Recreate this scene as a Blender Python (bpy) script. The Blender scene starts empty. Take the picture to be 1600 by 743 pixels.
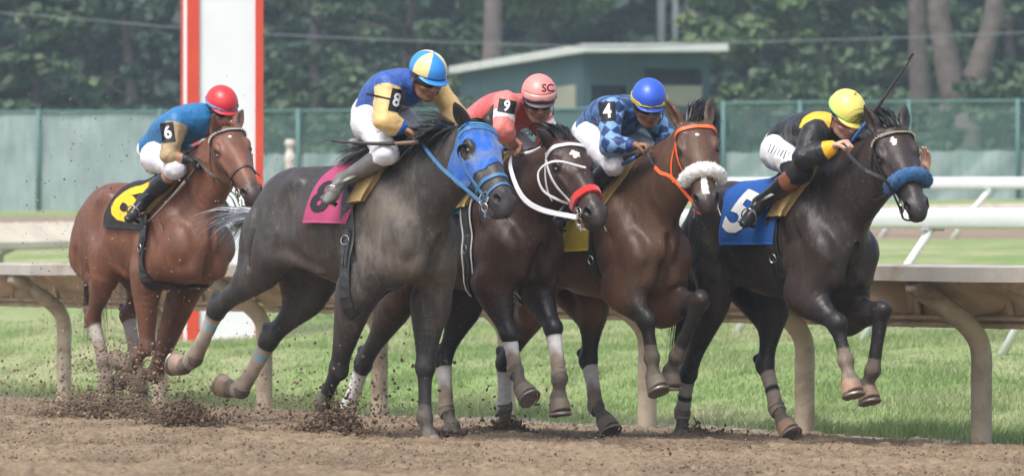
import bpy, math, random, os, time
import numpy as np
from mathutils import Vector, Matrix
from mathutils.bvhtree import BVHTree
random.seed(7); RNG = np.random.default_rng(7)
R = math.radians
T0 = time.time()

# ---------------------------------------------------------------- camera, sky, sun, exposure
F_PX = 8000.0; HZ = 405.0; CAM_H = 1.0
sc = bpy.context.scene
COL = sc.collection
cam_d = bpy.data.cameras.new('camera'); cam = bpy.data.objects.new('camera', cam_d); COL.objects.link(cam)
sc.camera = cam
cam_d.sensor_width = 36.0; cam_d.lens = 180.0
cam_d.clip_start = 1.0; cam_d.clip_end = 2000.0
cam.location = (0, 0, CAM_H)
cam.rotation_euler = (R(90) + math.atan((HZ - 371.5) / F_PX), 0, 0)
cam_d.dof.use_dof = True; cam_d.dof.focus_distance = 29.0; cam_d.dof.aperture_fstop = 5.0
cam_d.dof.aperture_blades = 0

SUN_EL, SUN_AZ = 58.0, 215.0        # compass-like: azimuth measured from +Y clockwise; sun behind left of the camera
w = bpy.data.worlds.new('World'); sc.world = w; w.use_nodes = True
nt = w.node_tree; nt.nodes.clear()
sky = nt.nodes.new('ShaderNodeTexSky'); sky.sky_type = 'NISHITA'; sky.sun_disc = False
sky.sun_elevation = R(SUN_EL); sky.sun_rotation = R(SUN_AZ)
sky.air_density = 1.0; sky.dust_density = 4.0; sky.ozone_density = 1.0
hsv = nt.nodes.new('ShaderNodeHueSaturation'); hsv.inputs['Saturation'].default_value = 0.75
bg = nt.nodes.new('ShaderNodeBackground'); bg.inputs[1].default_value = 0.15
wo = nt.nodes.new('ShaderNodeOutputWorld')
nt.links.new(sky.outputs[0], hsv.inputs['Color']); nt.links.new(hsv.outputs[0], bg.inputs[0]); nt.links.new(bg.outputs[0], wo.inputs[0])
sd = bpy.data.lights.new('sun', 'SUN'); sd.energy = 1.5; sd.angle = R(24); sd.color = (1.0, 0.975, 0.94)
so = bpy.data.objects.new('sun', sd); COL.objects.link(so)
sdir = Vector((math.sin(R(SUN_AZ)) * math.cos(R(SUN_EL)), math.cos(R(SUN_AZ)) * math.cos(R(SUN_EL)), math.sin(R(SUN_EL))))
so.rotation_euler = (-sdir).to_track_quat('-Z', 'Y').to_euler(); so.location = (0, 0, 30)
sc.view_settings.view_transform = 'Standard'; sc.view_settings.look = 'None'
sc.view_settings.gamma = 1.0; sc.view_settings.use_curve_mapping = False
sc.view_settings.exposure = 0.76
sc.cycles.max_bounces = 5; sc.cycles.diffuse_bounces = 2; sc.cycles.glossy_bounces = 2
sc.cycles.transparent_max_bounces = 12; sc.cycles.volume_bounces = 0

def at(px, py, Y):
    """a point seen at that pixel of the 1600x743 photograph, Y metres away"""
    return Vector(((px - 800) / F_PX * Y, Y, CAM_H + (HZ - py) / F_PX * Y))

# ---------------------------------------------------------------- object helpers
def tag(o, label=None, cat=None, group=None, kind=None):
    if label: o['label'] = label
    if cat: o['category'] = cat
    if group: o['group'] = group
    if kind: o['kind'] = kind
    return o
def empty(name, loc, rz=0.0):
    o = bpy.data.objects.new(name, None); COL.objects.link(o); o.location = loc; o.rotation_euler = (0, 0, rz)
    o.empty_display_size = 0.2
    return o
def raw_mesh(name, V, Fc, mat, parent=None, smooth=True, cols=None, uv=None):
    """V (n,3), Fc (m,3|4) arrays or lists -> one mesh object"""
    me = bpy.data.meshes.new(name)
    V = np.asarray(V, dtype=np.float32)
    if isinstance(Fc, np.ndarray) and Fc.ndim == 2:
        n, k = Fc.shape
        me.vertices.add(len(V)); me.vertices.foreach_set('co', V.ravel())
        me.loops.add(n * k); me.loops.foreach_set('vertex_index', Fc.astype(np.int32).ravel())
        me.polygons.add(n); me.polygons.foreach_set('loop_start', np.arange(0, n * k, k, dtype=np.int32))
        try: me.polygons.foreach_set('loop_total', np.full(n, k, dtype=np.int32))
        except Exception: pass
        me.update(calc_edges=True)
    else:
        me.from_pydata([tuple(map(float, v)) for v in V], [], [tuple(int(i) for i in f) for f in Fc]); me.update()
    me.polygons.foreach_set('use_smooth', np.full(len(me.polygons), smooth, dtype=bool))
    if cols is not None:
        ca = me.color_attributes.new('Col', 'FLOAT_COLOR', 'POINT')
        c = np.ones((len(V), 4), dtype=np.float32); cols = np.asarray(cols, dtype=np.float32); c[:, :cols.shape[1]] = cols
        ca.data.foreach_set('color', c.ravel())
    if mat is not None: me.materials.append(mat)
    o = bpy.data.objects.new(name, me); COL.objects.link(o)
    if parent is not None: o.parent = parent
    return o
class MB:
    """collects boxes, tubes, strips; build() links them as one mesh"""
    def __init__(s): s.V = []; s.F = []; s.C = []; s.col = None
    def add(s, V, F):
        b = len(s.V); s.V.extend([tuple(map(float, v)) for v in V]); s.F.extend([tuple(b + int(i) for i in f) for f in F])
        if s.col is not None: s.C.extend([s.col] * len(V))
    def box(s, c, half, ax=None, bev=0.0):
        c = Vector(c); ax = ax or (Vector((1,0,0)), Vector((0,1,0)), Vector((0,0,1)))
        h = half; V = []
        if bev <= 0:
            for i in (-1,1):
                for j in (-1,1):
                    for k in (-1,1): V.append(c + ax[0]*(i*h[0]) + ax[1]*(j*h[1]) + ax[2]*(k*h[2]))
            s.add(V, [(0,1,3,2),(4,6,7,5),(0,4,5,1),(2,3,7,6),(0,2,6,4),(1,5,7,3)])
        else:
            import bmesh
            bm = bmesh.new(); bmesh.ops.create_cube(bm, size=2.0)
            for v in bm.verts: v.co = Vector((v.co.x*h[0], v.co.y*h[1], v.co.z*h[2]))
            bmesh.ops.bevel(bm, geom=bm.edges[:], offset=bev, segments=2, affect='EDGES')
            bm.verts.ensure_lookup_table()
            V = [c + ax[0]*v.co.x + ax[1]*v.co.y + ax[2]*v.co.z for v in bm.verts]
            s.add(V, [tuple(v.index for v in f.verts) for f in bm.faces]); bm.free()
    def tube(s, pts, rad, n=10, cap=True, side=None, flat=1.0):
        """tube along pts; rad number or list; flat scales the second cross axis"""
        pts = [Vector(p) for p in pts]; m = len(pts)
        rad = [rad]*m if isinstance(rad, (int, float)) else rad
        V = []; prev = Vector(side) if side is not None else None
        for i, p in enumerate(pts):
            t = (pts[min(i+1, m-1)] - pts[max(i-1, 0)]).normalized()
            if prev is None:
                prev = Vector((0,0,1)) if abs(t.z) < .9 else Vector((1,0,0))
            u = (prev - t * prev.dot(t)).normalized(); prev = u; v = t.cross(u)
            for k in range(n):
                a = 2*math.pi*k/n
                V.append(p + u*(math.cos(a)*rad[i]) + v*(math.sin(a)*rad[i]*flat))
        F = []
        for i in range(m-1):
            for k in range(n):
                a = i*n+k; b = i*n+(k+1)%n
                F.append((a, b, b+n, a+n))
        if cap: F.append(tuple(range(n-1, -1, -1))); F.append(tuple((m-1)*n+k for k in range(n)))
        s.add(V, F)
    def build(s, name, mat, parent=None, smooth=False):
        o = raw_mesh(name, np.array(s.V), s.F, mat, parent, smooth, cols=(np.array(s.C) if s.C else None))
        return o
def spline(pts, n):
    """Catmull-Rom through pts (any dimension) -> n samples"""
    P = np.asarray(pts, dtype=float); P = np.vstack([2*P[0]-P[1], P, 2*P[-1]-P[-2]])
    m = len(P)-3; out = []
    for q in np.linspace(0, m, n):
        i = min(int(q), m-1); t = q-i
        p0, p1, p2, p3 = P[i], P[i+1], P[i+2], P[i+3]
        out.append(.5*((2*p1)+(-p0+p2)*t+(2*p0-5*p1+4*p2-p3)*t*t+(-p0+3*p1-3*p2+p3)*t**3))
    return np.array(out)

# ---------------------------------------------------------------- materials
def new_mat(name):
    m = bpy.data.materials.new(name); m.use_nodes = True
    n = m.node_tree.nodes; n.clear()
    out = n.new('ShaderNodeOutputMaterial'); b = n.new('ShaderNodeBsdfPrincipled')
    m.node_tree.links.new(b.outputs[0], out.inputs[0])
    return m, m.node_tree, b, out
def nz(nt, scale, detail=4, rough=.55, vec=None, dist=0.0):
    t = nt.nodes.new('ShaderNodeTexNoise'); t.inputs['Scale'].default_value = scale; t.inputs['Detail'].default_value = detail
    t.inputs['Roughness'].default_value = rough; t.inputs['Distortion'].default_value = dist
    if vec is not None: nt.links.new(vec, t.inputs['Vector'])
    return t
def coords(nt, kind='Object', scale=None):
    tc = nt.nodes.new('ShaderNodeTexCoord'); o = tc.outputs[kind]
    if scale:
        mp = nt.nodes.new('ShaderNodeMapping'); mp.inputs['Scale'].default_value = scale; nt.links.new(o, mp.inputs['Vector']); o = mp.outputs[0]
    return o
def ramp(nt, fac, stops):
    r = nt.nodes.new('ShaderNodeValToRGB'); e = r.color_ramp.elements
    while len(e) < len(stops): e.new(.5)
    for i, (p, c) in enumerate(stops):
        e[i].position = p; e[i].color = (c[0], c[1], c[2], 1) if not isinstance(c, (int, float)) else (c, c, c, 1)
    nt.links.new(fac, r.inputs[0]); return r.outputs[0]
def mix(nt, fac, a, b, mode='MIX'):
    m = nt.nodes.new('ShaderNodeMix'); m.data_type = 'RGBA'; m.blend_type = mode
    for sock, val in ((m.inputs[0], fac), (m.inputs[6], a), (m.inputs[7], b)):
        if hasattr(val, 'node'): nt.links.new(val, sock)
        elif isinstance(val, (int, float)): sock.default_value = val
        else: sock.default_value = (val[0], val[1], val[2], 1)
    return m.outputs[2]
def bump(nt, b, h, strength=.3, dist=.01):
    bp = nt.nodes.new('ShaderNodeBump'); bp.inputs['Strength'].default_value = strength; bp.inputs['Distance'].default_value = dist
    nt.links.new(h, bp.inputs['Height']); nt.links.new(bp.outputs[0], b.inputs['Normal'])
def coat_mat(name, dust):
    m, nt, b, out = new_mat(name)
    a = nt.nodes.new('ShaderNodeVertexColor'); a.layer_name = 'Col'; co = coords(nt); cs = coords(nt, 'Object', (1, 1, .4))
    n1 = nz(nt, 9, 6, .62, cs, .3); n1b = nz(nt, 3.2, 3, .5, co)
    base = mix(nt, 1.0, a.outputs[0], ramp(nt, n1.outputs[0], [(.25, .80), (.5, 1.0), (.75, 1.30)]), 'MULTIPLY')
    base = mix(nt, ramp(nt, n1b.outputs[0], [(.45, 0), (.7, .5)]), base, mix(nt, 1.0, base, (1.7, 1.35, 1.15), 'MULTIPLY'))
    inv = nt.nodes.new('ShaderNodeMath'); inv.operation = 'SUBTRACT'; inv.inputs[0].default_value = 1.0; nt.links.new(a.outputs['Alpha'], inv.inputs[1])
    n2 = nz(nt, 17, 9, .82, cs, .6)
    k = nt.nodes.new('ShaderNodeMath'); k.operation = 'MULTIPLY_ADD'; nt.links.new(inv.outputs[0], k.inputs[0]); k.inputs[1].default_value = 1.5; k.inputs[2].default_value = -.75
    ad = nt.nodes.new('ShaderNodeMath'); ad.operation = 'ADD'; nt.links.new(k.outputs[0], ad.inputs[0]); nt.links.new(n2.outputs[0], ad.inputs[1])
    fac = ramp(nt, ad.outputs[0], [(.30, 0), (.68, 1)]); base = mix(nt, fac, base, dust)
    sp = nz(nt, 62, 3, .55, co); spk = ramp(nt, sp.outputs[0], [(.665, 0), (.70, .8)])       # flecks of thrown mud
    base = mix(nt, spk, base, (.20, .155, .115)); nt.links.new(base, b.inputs['Base Color'])
    n4 = nz(nt, 5, 4, .6, co); rr = ramp(nt, n4.outputs[0], [(.3, .33), (.7, .54)]); rr2 = mix(nt, fac, rr, (.85, .85, .85)); nt.links.new(rr2, b.inputs['Roughness'])
    b.inputs['Specular IOR Level'].default_value = .34
    v = nz(nt, 4.5, 1, .5, cs, .5); vein = ramp(nt, v.outputs[0], [(.482, 0), (.5, 1), (.518, 0)]); hairn = nz(nt, 170, 3, .6, cs); mid = nz(nt, 22, 5, .6, cs)
    b1 = nt.nodes.new('ShaderNodeBump'); b1.inputs['Strength'].default_value = .14; b1.inputs['Distance'].default_value = .005; nt.links.new(vein, b1.inputs['Height'])
    b2 = nt.nodes.new('ShaderNodeBump'); b2.inputs['Strength'].default_value = .55; b2.inputs['Distance'].default_value = .010; nt.links.new(mid.outputs[0], b2.inputs['Height']); nt.links.new(b1.outputs[0], b2.inputs['Normal'])
    b3 = nt.nodes.new('ShaderNodeBump'); b3.inputs['Strength'].default_value = .30; b3.inputs['Distance'].default_value = .0015; nt.links.new(hairn.outputs[0], b3.inputs['Height']); nt.links.new(b2.outputs[0], b3.inputs['Normal']); nt.links.new(b3.outputs[0], b.inputs['Normal'])
    return m
def simple(name, col, rough=.6, spec=.5, metal=0.0, var=.25, scale=8.0, bstr=.15, bdist=.004, dirt=0.0, dirtcol=(.20,.15,.11), sheen=0.0):
    m, nt, b, out = new_mat(name)
    co = coords(nt)
    n1 = nz(nt, scale, 5, .6, co)
    base = mix(nt, ramp(nt, n1.outputs[0], [(.3, 0), (.7, 1)]), tuple(c*(1-var) for c in col), tuple(min(1, c*(1+var*.6)) for c in col))
    if dirt > 0:
        n2 = nz(nt, scale*.6, 8, .7, co, .4)
        base = mix(nt, ramp(nt, n2.outputs[0], [(.62-dirt*.35, 0), (.78-dirt*.3, 1)]), base, dirtcol)
    nt.links.new(base, b.inputs['Base Color'])
    b.inputs['Roughness'].default_value = rough; b.inputs['Metallic'].default_value = metal
    b.inputs['Specular IOR Level'].default_value = spec
    if sheen: b.inputs['Sheen Weight'].default_value = sheen
    n3 = nz(nt, scale*6, 4, .6, co); bump(nt, b, n3.outputs[0], bstr, bdist)
    return m
def attr_mat(name, rough=.6, spec=.5, var=.12, scale=20, bstr=.2, bdist=.003, dust=None, sheen=0.0, coat=0.0, stretch=None, varscale=None):
    """colour from the Col attribute; its alpha below 1 is dried dirt of colour dust"""
    m, nt, b, out = new_mat(name)
    a = nt.nodes.new('ShaderNodeVertexColor'); a.layer_name = 'Col'
    co = coords(nt, 'Object', stretch)
    n1 = nz(nt, varscale or scale*.4, 5, .6, co)
    base = mix(nt, 1.0, a.outputs[0], ramp(nt, n1.outputs[0], [(.25, 1-var), (.75, 1+var)]), 'MULTIPLY')
    if dust is not None:
        inv = nt.nodes.new('ShaderNodeMath'); inv.operation = 'SUBTRACT'; inv.inputs[0].default_value = 1.0
        nt.links.new(a.outputs['Alpha'], inv.inputs[1])
        n2 = nz(nt, 14, 8, .72, coords(nt), .3)
        k = nt.nodes.new('ShaderNodeMath'); k.operation = 'MULTIPLY_ADD'; nt.links.new(inv.outputs[0], k.inputs[0]); k.inputs[1].default_value = 1.5; k.inputs[2].default_value = -.75
        ad = nt.nodes.new('ShaderNodeMath'); ad.operation = 'ADD'; nt.links.new(k.outputs[0], ad.inputs[0]); nt.links.new(n2.outputs[0], ad.inputs[1])
        fac = ramp(nt, ad.outputs[0], [(.18, 0), (.75, 1)])
        base = mix(nt, fac, base, dust)
        rg = ramp(nt, fac, [(0, rough), (1, .9)]); nt.links.new(rg, b.inputs['Roughness'])
    else: b.inputs['Roughness'].default_value = rough
    nt.links.new(base, b.inputs['Base Color']); b.inputs['Specular IOR Level'].default_value = spec
    if sheen: b.inputs['Sheen Weight'].default_value = sheen
    if coat: b.inputs['Coat Weight'].default_value = coat; b.inputs['Coat Roughness'].default_value = .25
    n3 = nz(nt, scale*4, 5, .65, co); bump(nt, b, n3.outputs[0], bstr, bdist)
    return m
M = {}
M['coat'] = coat_mat('horse_coat', (.17, .14, .11))
M['silk'] = attr_mat('racing_silk', .40, .4, .10, 9, .55, .012, dust=(.25, .19, .14), sheen=.1)
M['skin'] = attr_mat('skin', .5, .4, .08, 40, .12, .002)
M['cloth'] = attr_mat('woven_cloth', .75, .3, .1, 14, .4, .008, dust=(.24, .19, .14), sheen=.05)
M['hard'] = attr_mat('helmet_cover', .38, .5, .05, 20, .1, .002, coat=.15)
M['hair'] = attr_mat('horse_hair', .45, .5, .2, 30, .1, .002)
M['leather_black'] = simple('black_leather', (.022,.021,.022), .32, .5, 0, .4, 20, .2, .002, dirt=.25, dirtcol=(.12,.1,.085))
M['leather_brown'] = simple('brown_leather', (.075,.05,.04), .45, .4, 0, .3, 20, .2, .002, dirt=.3, dirtcol=(.17,.13,.1))
M['strap_blue'] = simple('blue_nylon_strap', (.045,.17,.36), .5, .4, 0, .25, 30, .3, .002, dirt=.35, dirtcol=(.14,.17,.2))
M['strap_white'] = simple('white_rubber_strap', (.68,.68,.70), .5, .4, 0, .1, 20, .2, .002, dirt=.1, dirtcol=(.4,.36,.32))
M['strap_orange'] = simple('orange_nylon_strap', (.85,.13,.03), .45, .4, 0, .1, 20, .2, .002)
M['steel'] = simple('bit_steel', (.55,.54,.52), .25, .5, 1.0, .15, 20, .1, .001)
M['fleece_blue'] = simple('blue_fleece', (.012,.16,.42), .95, .1, 0, .4, 60, 1.0, .012, sheen=.4)
M['fleece_white'] = simple('white_fleece', (.90,.89,.86), .95, .1, 0, .05, 60, .6, .008, sheen=.4)
M['fleece_red'] = simple('red_noseband_felt', (.62,.03,.03), .85, .2, 0, .15, 30, .4, .004, sheen=.3)
M['pad'] = simple('tan_saddle_pad', (.36,.25,.11), .8, .2, 0, .2, 14, .4, .004, dirt=.15, dirtcol=(.2,.15,.1))
M['hood_blue'] = simple('blue_blinker_hood', (.015,.12,.50), .75, .2, 0, .3, 12, .3, .003, dirt=.42, dirtcol=(.16,.2,.27), sheen=.2)
M['white_print'] = simple('white_print', (.78,.78,.76), .6, .3, 0, .04)
M['yellow_print'] = simple('yellow_print', (.80,.47,.02), .6, .3, 0, .08)
M['black_print'] = simple('black_print', (.015,.015,.018), .6, .3, 0, .1)
M['goggle_lens'] = simple('goggle_lens', (.03,.028,.03), .08, .6, 0, .1, 5, 0, .001)
M['goggle_clear'] = simple('goggle_clear_lens', (.30,.12,.12), .1, .6, 0, .2, 5, 0, .001)
M['eye'] = simple('horse_eye', (.012,.008,.006), .04, .8, 0, .1, 5, 0, .001)
M['whip'] = simple('whip_shaft', (.05,.042,.038), .5, .4, 0, .3)
M['whip_blue'] = simple('whip_shaft_blue', (.03,.10,.35), .4, .4, 0, .3)
M['whip_tan'] = simple('whip_shaft_tan', (.28,.17,.12), .5, .4, 0, .3)

# ---------------------------------------------------------------- signed distance modelling
class SDF:
    def __init__(s, lo, hi, h):
        s.lo = np.array(lo, float); s.h = h
        s.n = np.ceil((np.array(hi) - s.lo) / h).astype(int) + 1
        s.f = np.full(tuple(s.n), .5, dtype=np.float32)
        s.ax = [(s.lo[i] + h*np.arange(s.n[i])).astype(np.float32) for i in range(3)]
    def _win(s, lo, hi, m):
        sl = []
        for i in range(3):
            a = max(0, int(math.floor((lo[i]-m-s.lo[i])/s.h))); b = min(int(s.n[i]), int(math.ceil((hi[i]+m-s.lo[i])/s.h))+1)
            if b <= a: return None
            sl.append(slice(a, b))
        return tuple(sl)
    def _pts(s, sl):
        return (s.ax[0][sl[0]][:, None, None], s.ax[1][sl[1]][None, :, None], s.ax[2][sl[2]][None, None, :])
    def _put(s, sl, d, k, op):
        f = s.f[sl]
        if op == 'add':
            if k > 0:
                h = np.clip(.5+.5*(f-d)/k, 0, 1); r = f*(1-h)+d*h - k*h*(1-h)
            else: r = np.minimum(f, d)
        elif op == 'sub':
            d = -d
            h = np.clip(.5-.5*(f-d)/max(k, 1e-4), 0, 1); r = f*(1-h)+d*h + k*h*(1-h)
        s.f[sl] = r.astype(np.float32)
    def ell(s, c, r, ax=None, k=.02, op='add'):
        c = np.array(c, float); r = np.array(r, float); m = max(k*1.3, .01)+s.h*2; rm = r.max()
        sl = s._win(c-rm, c+rm, m)
        if sl is None: return
        X, Y, Z = s._pts(sl); X = X-c[0]; Y = Y-c[1]; Z = Z-c[2]
        if ax is None: U, V, W = X, Y, Z
        else:
            A = [np.array(a, float)/np.linalg.norm(a) for a in ax]
            U = X*A[0][0]+Y*A[0][1]+Z*A[0][2]; V = X*A[1][0]+Y*A[1][1]+Z*A[1][2]; W = X*A[2][0]+Y*A[2][1]+Z*A[2][2]
        k0 = np.sqrt((U/r[0])**2+(V/r[1])**2+(W/r[2])**2); k1 = np.sqrt((U/r[0]**2)**2+(V/r[1]**2)**2+(W/r[2]**2)**2)+1e-6
        s._put(sl, k0*(k0-1)/k1, k, op)
    def tube(s, P, ru, rv=None, uax=(0,1,0), k=.02, n=None, op='add', smooth=True):
        """elliptic tube through P; ru across (along uax), rv the other way"""
        P = np.asarray(P, float); m_ = len(P)
        ru = np.full(m_, ru, float) if np.isscalar(ru) else np.asarray(ru, float)
        rv = ru if rv is None else (np.full(m_, rv, float) if np.isscalar(rv) else np.asarray(rv, float))
        ua = np.asarray(uax, float); ua = np.tile(ua, (m_, 1)) if ua.ndim == 1 else ua
        Q = np.hstack([P, ru[:, None], rv[:, None], ua])
        if smooth and m_ > 2: Q = spline(Q, n or (m_-1)*3+1)
        P, ru, rv, ua = Q[:, :3], np.maximum(Q[:, 3], .002), np.maximum(Q[:, 4], .002), Q[:, 5:8]
        mar = max(k*1.3, .012)+s.h*2; rmx = max(ru.max(), rv.max())
        sl0 = s._win(P.min(0)-rmx, P.max(0)+rmx, mar)
        if sl0 is None: return
        tmp = np.full(tuple(q.stop-q.start for q in sl0), .5, np.float32)
        for i in range(len(P)-1):
            a, b = P[i], P[i+1]; ab = b-a; L2 = ab@ab
            if L2 < 1e-9: continue
            rm = max(ru[i], ru[i+1], rv[i], rv[i+1])
            sl = s._win(np.minimum(a, b)-rm, np.maximum(a, b)+rm, mar)
            if sl is None: continue
            X, Y, Z = s._pts(sl)
            t = np.clip(((X-a[0])*ab[0]+(Y-a[1])*ab[1]+(Z-a[2])*ab[2])/L2, 0, 1)
            T = ab/math.sqrt(L2); u = ua[i]+ua[i+1]; u = u-T*(u@T); u /= np.linalg.norm(u)+1e-9; v = np.cross(T, u)
            X = X-a[0]-t*ab[0]; Y = Y-a[1]-t*ab[1]; Z = Z-a[2]-t*ab[2]
            U = X*u[0]+Y*u[1]+Z*u[2]; V = X*v[0]+Y*v[1]+Z*v[2]; W = X*T[0]+Y*T[1]+Z*T[2]
            A = ru[i]+(ru[i+1]-ru[i])*t; B = rv[i]+(rv[i+1]-rv[i])*t; Cw = np.minimum(A, B)
            k0 = np.sqrt((U/A)**2+(V/B)**2+(W/Cw)**2); k1 = np.sqrt((U/A**2)**2+(V/B**2)**2+(W/Cw**2)**2)+1e-6
            d = k0*(k0-1)/k1
            ss = tuple(slice(sl[j].start-sl0[j].start, sl[j].stop-sl0[j].start) for j in range(3))
            tmp[ss] = np.minimum(tmp[ss], d)
        s._put(sl0, tmp, k, op)
    def cut(s, c, nrm, r):
        """cut away everything on the nrm side of the plane within r of c"""
        c = np.array(c, float); nrm = np.array(nrm, float)/np.linalg.norm(nrm)
        sl = s._win(c-r, c+r, 0); X, Y, Z = s._pts(sl)
        X = X-c[0]; Y = Y-c[1]; Z = Z-c[2]
        d = X*nrm[0]+Y*nrm[1]+Z*nrm[2]; w = np.sqrt(X*X+Y*Y+Z*Z)-r
        s.f[sl] = np.maximum(s.f[sl], np.minimum(d, -w)).astype(np.float32)
    def wrinkle(s, amp, scale, seed=1, stretch=(1,1,1), lo=None, hi=None):
        sl = tuple(slice(0, int(n)) for n in s.n)
        near = np.argwhere(np.abs(s.f) < amp+s.h*2)
        p = s.lo + near*s.h
        d = noise3(p*np.array(stretch)*scale, seed)*amp
        s.f[near[:, 0], near[:, 1], near[:, 2]] += d.astype(np.float32)
    def mesh(s):
        f = s.f; h = s.h; ins = f < 0
        c = ins[:-1,:-1,:-1].astype(np.int8)
        for dx, dy, dz in ((1,0,0),(0,1,0),(0,0,1),(1,1,0),(1,0,1),(0,1,1),(1,1,1)):
            c += ins[dx:f.shape[0]-1+dx, dy:f.shape[1]-1+dy, dz:f.shape[2]-1+dz]
        act = (c > 0) & (c < 8); cells = np.argwhere(act)
        idx = np.full(act.shape, -1, np.int32); idx[act] = np.arange(len(cells))
        cor = np.array([[a, b, d] for a in (0,1) for b in (0,1) for d in (0,1)])
        vals = np.stack([f[cells[:,0]+o[0], cells[:,1]+o[1], cells[:,2]+o[2]] for o in cor], 1)
        S = np.zeros((len(cells), 3)); N = np.zeros(len(cells))
        for i in range(8):
            for j in range(i+1, 8):
                if np.abs(cor[i]-cor[j]).sum() == 1:
                    a, b = vals[:, i], vals[:, j]; x = (a < 0) != (b < 0)
                    t = np.where(x, a/np.where(x, a-b, 1), 0)
                    S[x] += (cor[i] + t[:, None]*(cor[j]-cor[i]))[x]; N[x] += 1
        V = s.lo + (cells + S/N[:, None])*h
        quads = []
        for axis in range(3):
            o1, o2 = [(1,2),(2,0),(0,1)][axis]
            lo = [slice(None)]*3; hi = [slice(None)]*3; lo[axis] = slice(0, -1); hi[axis] = slice(1, None)
            A = ins[tuple(lo)]; B = ins[tuple(hi)]; e = np.argwhere(A != B)
            e = e[(e[:, o1] > 0) & (e[:, o2] > 0) & (e[:, o1] < f.shape[o1]-1) & (e[:, o2] < f.shape[o2]-1)]
            def at_(d1, d2):
                q = e.copy(); q[:, o1] -= d1; q[:, o2] -= d2
                return idx[q[:,0], q[:,1], q[:,2]]
            Q = np.stack([at_(1,1), at_(0,1), at_(0,0), at_(1,0)], 1)
            fl = ~A[e[:,0], e[:,1], e[:,2]]
            Q[fl] = Q[fl][:, ::-1]
            quads.append(Q)
        Q = np.vstack(quads); Q = Q[(Q >= 0).all(1)]
        return V, Q
def _hash(ix, iy, iz, seed):
    n = (ix*374761393 + iy*668265263 + iz*2147483647 + seed*1274126177) & 0xffffffff
    n = ((n ^ (n >> 13))*1274126177) & 0xffffffff
    return ((n ^ (n >> 16)) & 0xffff)/32767.5 - 1
def noise3(p, seed=0):
    p = np.asarray(p, float); i = np.floor(p).astype(np.int64); f = p-i; f = f*f*(3-2*f)
    out = 0
    for a in (0,1):
        for b in (0,1):
            for c in (0,1):
                wgt = (f[:,0] if a else 1-f[:,0])*(f[:,1] if b else 1-f[:,1])*(f[:,2] if c else 1-f[:,2])
                out = out + wgt*_hash(i[:,0]+a, i[:,1]+b, i[:,2]+c, seed)
    return out
def fbm(p, oct=4, seed=0, gain=.5):
    s = 0; a = 1; t = 0
    for o in range(oct):
        s = s + a*noise3(p*(2**o), seed+o*17); t += a; a *= gain
    return s/t
def nearest_seg(p, a, b):
    a = np.array(a, float); b = np.array(b, float); ab = b-a
    t = np.clip(((p-a)@ab)/(ab@ab), 0, 1)
    return np.linalg.norm(p-(a+t[:, None]*ab), axis=1), t
def sstep(a, b, x):
    t = np.clip((x-a)/(b-a), 0, 1); return t*t*(3-2*t)
# ---------------------------------------------------------------- horses
def track_z(X, Y):
    """height of the banked dirt track, falling towards the rail"""
    d = (X+.55)*.893 + (Y-28.4)*.449
    return -.022*d
class Frame:
    def __init__(s, wpx, wpy, Y, th=60):
        s.th = R(th)
        s.X = (wpx-800)/F_PX*Y; s.Y = Y; s.g = track_z(s.X, Y)
        s.zw = CAM_H + (HZ-wpy)/F_PX*Y - s.g
        s.M = Matrix.Translation((s.X, s.Y, s.g)) @ Matrix.Rotation(-s.th, 4, 'Z'); s.Mi = s.M.inverted()
    def tr(s, px, py, y):
        """local point seen at a pixel, y metres to the left of the horse's middle plane"""
        u = (px-800)/F_PX; c, sn = math.cos(s.th), math.sin(s.th)
        x = (u*(s.Y + y*c) - s.X - y*sn)/(c + u*sn)
        Yw = s.Y - x*sn + y*c
        return np.array([x, y, CAM_H + (HZ-py)/F_PX*Yw - s.g])
    def px(s, p):
        q = s.M @ Vector(tuple(map(float, p)))
        return (800+F_PX*q.x/q.y, HZ-F_PX*(q.z-CAM_H)/q.y)
    def tr_len(s, px, py, ref, L, near=True, lo=-.7, hi=.7):
        """point on the pixel's ray at distance L from ref"""
        best = None; ys = np.linspace(lo, hi, 281); P = [s.tr(px, py, y) for y in ys]
        d = np.array([np.linalg.norm(p-ref)-L for p in P])
        sg = [i for i in range(len(ys)-1) if d[i]*d[i+1] <= 0]
        if not sg: return P[int(np.argmin(np.abs(d)))]
        i = sg[0] if near else sg[-1]
        t = d[i]/(d[i]-d[i+1]+1e-12); return P[i]+(P[i+1]-P[i])*t
def unit(v): v = np.asarray(v, float); return v/(np.linalg.norm(v)+1e-12)
def ring_loft(P, ru, rv, uax=(0,1,0), n=24, grow=0.0, cap=True):
    """elliptic loft; returns V,F"""
    P = np.asarray(P, float); V = []; m = len(P)
    for i in range(m):
        T = unit(P[min(i+1, m-1)]-P[max(i-1, 0)]); u = np.asarray(uax, float); u = unit(u-T*(u@T)); v = np.cross(T, u)
        for k in range(n):
            a = 2*math.pi*k/n
            V.append(P[i]+u*math.cos(a)*(ru[i]+grow)+v*math.sin(a)*(rv[i]+grow))
    F = [(i*n+k, i*n+(k+1)%n, (i+1)*n+(k+1)%n, (i+1)*n+k) for i in range(m-1) for k in range(n)]
    if cap: F += [tuple(range(n-1, -1, -1)), tuple((m-1)*n+k for k in range(n))]
    return V, F

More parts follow.
